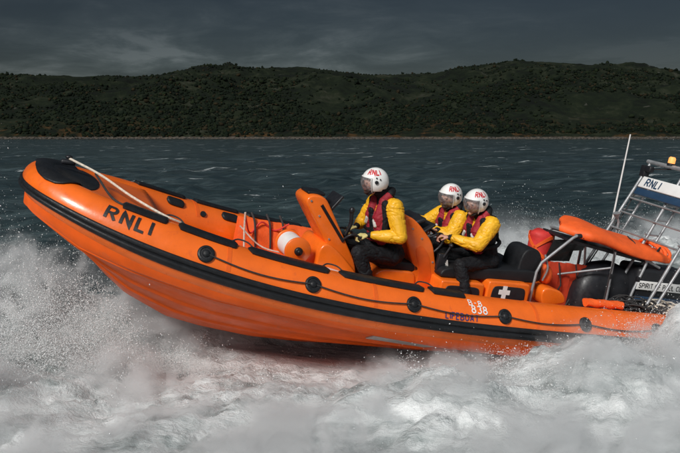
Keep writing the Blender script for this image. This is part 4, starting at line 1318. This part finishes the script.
def build_wake():
    st = .05
    gx = np.arange(-8.5, 12.0, st); gy = np.arange(-7.0, 7.6, st)
    BX, BY = np.meshgrid(gx, gy, indexing='ij'); bx, by = BX.ravel(), BY.ravel()
    x, y = plan_to_world(bx, by)
    P = np.stack([bx, by, bx * 0], 1)
    h = plume_height(bx, by)
    sk = np.array([[.62, .28, 0], [-.45, 1.15, 0], [0, 0, 1.]]).T; Q = P @ sk          # drawn out along the wash
    lump = fbm(P * 1.1, 5, .55, 71); rid = 1 - 2 * np.abs(fbm(Q * 2.0, 5, .6, 77)); fine = 1 - 2 * np.abs(fbm(Q * 6.5, 4, .6, 81))
    base = .17 * np.clip(np.minimum(1.15 - np.abs(by - .2) / 4.2, np.minimum((9.8 - bx) / 3, (bx + 7) / 2)), -2.5, 1)
    edge = h * .70 + base + .18 * lump * np.clip(h * 4 + np.abs(base) * 3, 0, 1)
    z = WATER - .12 + edge + (h * .34 + .055) * .7 * rid + .055 * fine + .022 * (1 - 2 * np.abs(fbm(P * 16, 3, .6, 83)))
    # the hull pushes the water aside: keep the churn below the keel line
    u = np.clip(1 - np.abs(by) / 1.25, 0, 1) * np.clip((7.2 - bx) / 1.5, 0, 1) * np.clip((bx + 1.2) / .8, 0, 1)
    cap_ = np.interp(bx, [-1, 0, 2, 4, 6, 7.2], [-.50, -.50, -.44, -.30, .0, .3])
    z = np.where(u > 0, np.minimum(z, cap_ + (1 - np.clip(u * 1.9, 0, 1)) * .7), z)
    keep = edge > -.22
    nx, ny = len(gx), len(gy)
    i, j = np.meshgrid(np.arange(nx - 1), np.arange(ny - 1), indexing='ij'); a = i * ny + j
    f = np.stack([a, a + ny, a + ny + 1, a + 1], -1).reshape(-1, 4)
    f = f[keep[f].any(1)]
    used = np.unique(f); mp = np.full(nx * ny, -1); mp[used] = np.arange(len(used)); f = mp[f]
    # ragged overhang: push crests sideways a little
    dx = .10 * fbm(P[used] * 2.3, 3, .5, 91); dy = .10 * fbm(P[used] * 2.3, 3, .5, 92)
    v = np.stack([x[used] + dx, y[used] + dy, z[used]], 1)
    me = bpy.data.meshes.new('wake_foam')
    me.vertices.add(len(v)); me.vertices.foreach_set('co', v.ravel())
    me.loops.add(f.size); me.loops.foreach_set('vertex_index', f.ravel())
    me.polygons.add(len(f)); me.polygons.foreach_set('loop_start', np.arange(0, f.size, 4)); me.update(calc_edges=True)
    tag(link('wake_foam', me, None, [foam_material()], 180), 'churned white water heaped around the speeding lifeboat', 'white water', kind='stuff')


build_wake()


def mist_material(name, dens, scale, lo, hi):
    m = bpy.data.materials.new(name); m.use_nodes = True
    t = NT(m.node_tree); t.n.clear()
    out = t.node('ShaderNodeOutputMaterial'); pv = t.node('ShaderNodeVolumePrincipled')
    co = t.node('ShaderNodeTexCoord').outputs['Object']; pos = t.node('ShaderNodeNewGeometry').outputs['Position']
    ln = t.vmath('LENGTH', co)
    n = t.noise(pos, scale, 7, .66, .9)
    fall = t.maprange(ln, .25, 1.0, 1, 0)
    body = t.maprange(t.math('SUBTRACT', n, t.math('MULTIPLY', ln, .16)), lo, hi)
    t.set(pv.inputs['Density'], t.math('MULTIPLY', t.math('MULTIPLY', fall, body), dens))
    t.set(pv.inputs['Color'], (.97, .985, .99)); pv.inputs['Anisotropy'].default_value = .15
    t.l.new(pv.outputs[0], out.inputs['Volume'])
    return m


M_MIST = mist_material('flying_spray_mist', 9., 2.1, .37, .62)
M_DENSE = mist_material('dense_spray_mist', 20., 2.4, .385, .61)
M_VEIL = mist_material('thin_spray_veil', 1.3, 1.3, .30, .60)
spray = bpy.data.objects.new('flying_spray', None); C.objects.link(spray)
spray.location = (0, 8.5, WATER)
tag(spray, 'white mist and droplets flung up around the lifeboat hull', 'spray', kind='stuff')
_ico = ico(3)
# ahead of transom, to port, height of centre above the sea, half sizes, thick or thin
PUFFS = [(.05, 1.85, .58, .85, .5, .46, 2), (3.3, 1.45, .22, 1.5, .62, .42, 1), (1.9, 1.55, .16, 1.2, .6, .40, 1), (9.0, -.9, .95, 2.2, 1.3, 1.45, 1), (7.3, -1.1, .72, 1.7, 1.0, 1.12, 2), (5.6, -.8, .42, 1.7, .9, .80, 2), (8.2, .9, .40, 1.7, 1.1, .95, 1), (6.3, .7, .20, 1.4, .9, .62, 1), (5.2, 1.7, .12, 1.6, 1.0, .50, 1), (7.0, 2.0, .15, 1.6, 1.0, .6, 1), (5.4, 2.9, .16, 1.7, 1.0, .55, 1), (3.4, 3.4, .18, 1.8, 1.0, .55, 1), (1.5, 3.5, .20, 1.8, 1.0, .6, 1), (4.6, 2.2, .14, 1.5, .8, .42, 1), (.4, 3.0, .2, 1.6, 1.0, .6, 1),
         (3.6, 2.1, .22, 1.5, 1.0, .62, 1), (1.7, 2.2, .30, 1.5, .9, .70, 1), (-.1, 2.5, .36, 1.5, .9, .72, 1), (-2.4, 2.4, .52, 1.7, 1.2, 1.0, 2),
         (-1.2, -3.0, .50, 1.9, 1.2, .90, 2), (-3.6, -2.6, .5, 2.0, 1.6, 1.0, 1), (2.2, -2.6, .3, 2.0, 1.0, .8, 0), (9.6, .6, .6, 2.0, 1.6, 1.1, 0), (-.8, -4.4, .4, 3.0, 1.6, 1.1, 0)]
for bx, by, zc, sx, sy, sz, thick in PUFFS:
    me = bpy.data.meshes.new('spray_mist'); me.from_pydata(_ico[0].tolist(), [], _ico[1].tolist()); me.materials.append((M_VEIL, M_MIST, M_DENSE)[thick])
    o = bpy.data.objects.new('spray_mist', me); C.objects.link(o)
    x, y = plan_to_world(bx, by)
    o.parent = spray
    o.location = Vector((float(x), float(y), WATER + zc)) - spray.location
    o.rotation_euler = (0, 0, math.atan2(FWD[1], FWD[0])); o.scale = (sx, sy, sz)
    o['kind'] = 'stuff'


def hull_zone(bx, by, hgt):
    """the space the boat itself takes up, and the dry space above it"""
    half = np.interp(bx, [-1.2, 3.4, 5, 6, 6.7, 7.2], [1.36, 1.36, 1.22, 1.0, .72, .3])
    keel = np.interp(bx, [-1.2, 2, 3.2, 4.1, 5.27, 6.1, 7.1], [.0, .02, .12, .28, .56, .95, 1.8])
    return (np.abs(by) < half) & (bx < 7.25) & (bx > -1.2) & (hgt > keel)


def build_droplets():
    rng = np.random.default_rng(23)
    DROPS = PLUMES + [(8.0, -1.2, 1.2, .8, 1.7), (7.3, -.5, .8, .5, 1.25), (8.0, -.9, 1.0, .6, 1.45), (8.6, -.4, 1.0, .6, 1.5), (3.9, -2.2, .7, .5, 1.25), (-.1, -2.6, .9, .6, 1.15), (.4, 1.75, 1.0, .35, .75), (-1.0, 1.7, .9, .4, .85)]
    W = np.array([p[2] * p[3] * (p[4] + .25) * (.35 if p[0] < -2 else 1) for p in DROPS]); W[len(PLUMES):len(PLUMES) + 4] *= 2.6; W[len(PLUMES) + 4] *= .25; W /= W.sum()
    n = 600000
    k = rng.choice(len(DROPS), n, p=W); A = np.array(DROPS)[k]
    bx = A[:, 0] + A[:, 2] * rng.normal(size=n) * .85; by = A[:, 1] + A[:, 3] * rng.normal(size=n) * .85
    top = np.maximum(np.maximum(plume_height(bx, by), A[:, 4] * np.exp(-((bx - A[:, 0]) / A[:, 2]) ** 2 - ((by - A[:, 1]) / A[:, 3]) ** 2)), .08)
    hgt = top * (.25 + np.abs(rng.normal(size=n)) * .62) + rng.exponential(.06, n)
    P = np.stack([bx, by, hgt * 1.2], 1)
    g = fbm(P * 1.6, 4, .6, 55) + .6 * fbm(P * 6, 3, .6, 57)
    keep = g + .25 * rng.normal(size=n) > .05
    inside = hull_zone(bx, by, hgt)
    keep &= ~inside
    bx, by, hgt = bx[keep], by[keep], hgt[keep]; n = len(bx)
    x, y = plan_to_world(bx, by)
    # jets: fans of drops on ballistic paths peeling off the bow, the chines and the wash
    JB, JY, JZ, JV = [], [], [], []
    for m_, b0, b1, y0, y1, vf, vp, vu, z0 in ((1900, 5.9, 9.0, -1.4, .5, (-.3, 1.4), (-1.0, .8), (1.8, 5.3), .25), (500, 7.0, 9.0, -.6, 1.0, (-.3, 1.4), (-.6, .8), (1.2, 3.8), .25), (500, 5.2, 7.0, -1.2, .3, (-.6, .8), (-1.2, .6), (.8, 3.0), .1),
                                              (1100, -1.4, 3.8, 1.15, 1.9, (-1.6, .6), (.3, 2.4), (.8, 3.0), .12), (1300, -2.4, 1.0, 1.3, 2.6, (-1.8, .2), (-.2, 1.6), (1.4, 3.7), .2),
                                              (700, -3.0, 1.6, -2.6, -1.4, (-1.6, .6), (-2., -.2), (1.5, 4.6), .25), (160, 3.2, 4.4, -2.4, -1.4, (-.8, .5), (-1.4, -.2), (2.5, 5.0), .2)):
        nd = 170
        u = lambda a, b: rng.uniform(a, b, (m_, 1))
        ob, oy_, ov = u(b0, b1), u(y0, y1), u(*vf); op, ou = u(*vp), u(vu[0], vu[1]) * (.55 + .45 * rng.random((m_, 1)))
        T = np.minimum(2 * ou / 9.81, .95); tt = T * rng.random((m_, nd)) ** .7
        spr = (.025 + .17 * tt)
        JB.append((ob + ov * tt + spr * rng.normal(size=tt.shape)).ravel()); JY.append((oy_ + op * tt + spr * rng.normal(size=tt.shape)).ravel())
        JZ.append((z0 + ou * tt - 4.905 * tt ** 2 + spr * .8 * rng.normal(size=tt.shape)).ravel())
        JV.append(np.stack([(ov + 0 * tt).ravel(), (op + 0 * tt).ravel(), (ou - 9.81 * tt).ravel()], 1))
    jb, jy, jz, jv = np.concatenate(JB), np.concatenate(JY), np.concatenate(JZ), np.concatenate(JV)
    ok = ~hull_zone(jb, jy, jz) & (jz > 0)
    jb, jy, jz, jv = jb[ok], jy[ok], jz[ok], jv[ok]; nj = len(jb)
    jx_, jy_ = plan_to_world(jb, jy)
    jr = np.clip(np.exp(rng.normal(math.log(.0020), .5, nj)), .001, .0075)
    jf = np.stack([jv[:, 0] * FWD[0] + jv[:, 1] * PORT[0], jv[:, 0] * FWD[1] + jv[:, 1] * PORT[1], jv[:, 2]], 1) + .2 * rng.normal(size=(nj, 3)); jf /= np.linalg.norm(jf, axis=1)[:, None]
    je = 1 + rng.random(nj) * 1.7
    r = np.exp(rng.normal(math.log(.0021), .5, n)); r = np.clip(r, .0010, .0075)
    el = 1 + rng.random(n) ** 1.5 * 1.8
    ox, oy = (bx - A[keep][:, 0]) / A[keep][:, 2], (by - A[keep][:, 1]) / A[keep][:, 3]
    fl = np.stack([ox * FWD[0] + oy * PORT[0] + .5 * FWD[0], ox * FWD[1] + oy * PORT[1] + .5 * FWD[1], .9 - .8 * rng.random(n)], 1) + .25 * rng.normal(size=(n, 3)); fl /= np.linalg.norm(fl, axis=1)[:, None]
    octa = (np.array([[1, 0, 0], [-1, 0, 0], [0, 1, 0], [0, -1, 0], [0, 0, 1], [0, 0, -1.]]), np.array([[0, 2, 4], [2, 1, 4], [1, 3, 4], [3, 0, 4], [2, 0, 5], [1, 2, 5], [3, 1, 5], [0, 3, 5]]))
    m = material('water_droplets', (.80, .82, .82), .35, .05, 1., spec=.5)
    o = scatter_mesh('spray_droplets', np.vstack([np.stack([x, y, WATER + hgt], 1), np.stack([jx_, jy_, WATER + jz], 1)]), np.vstack([np.stack([r * el, r, r], 1), np.stack([jr * je, jr, jr], 1)]), octa, .12, [m], 24, along=np.vstack([fl, jf]))
    o.parent = spray; o.matrix_parent_inverse = Matrix.Translation(-spray.location); o['kind'] = 'stuff'


build_droplets()
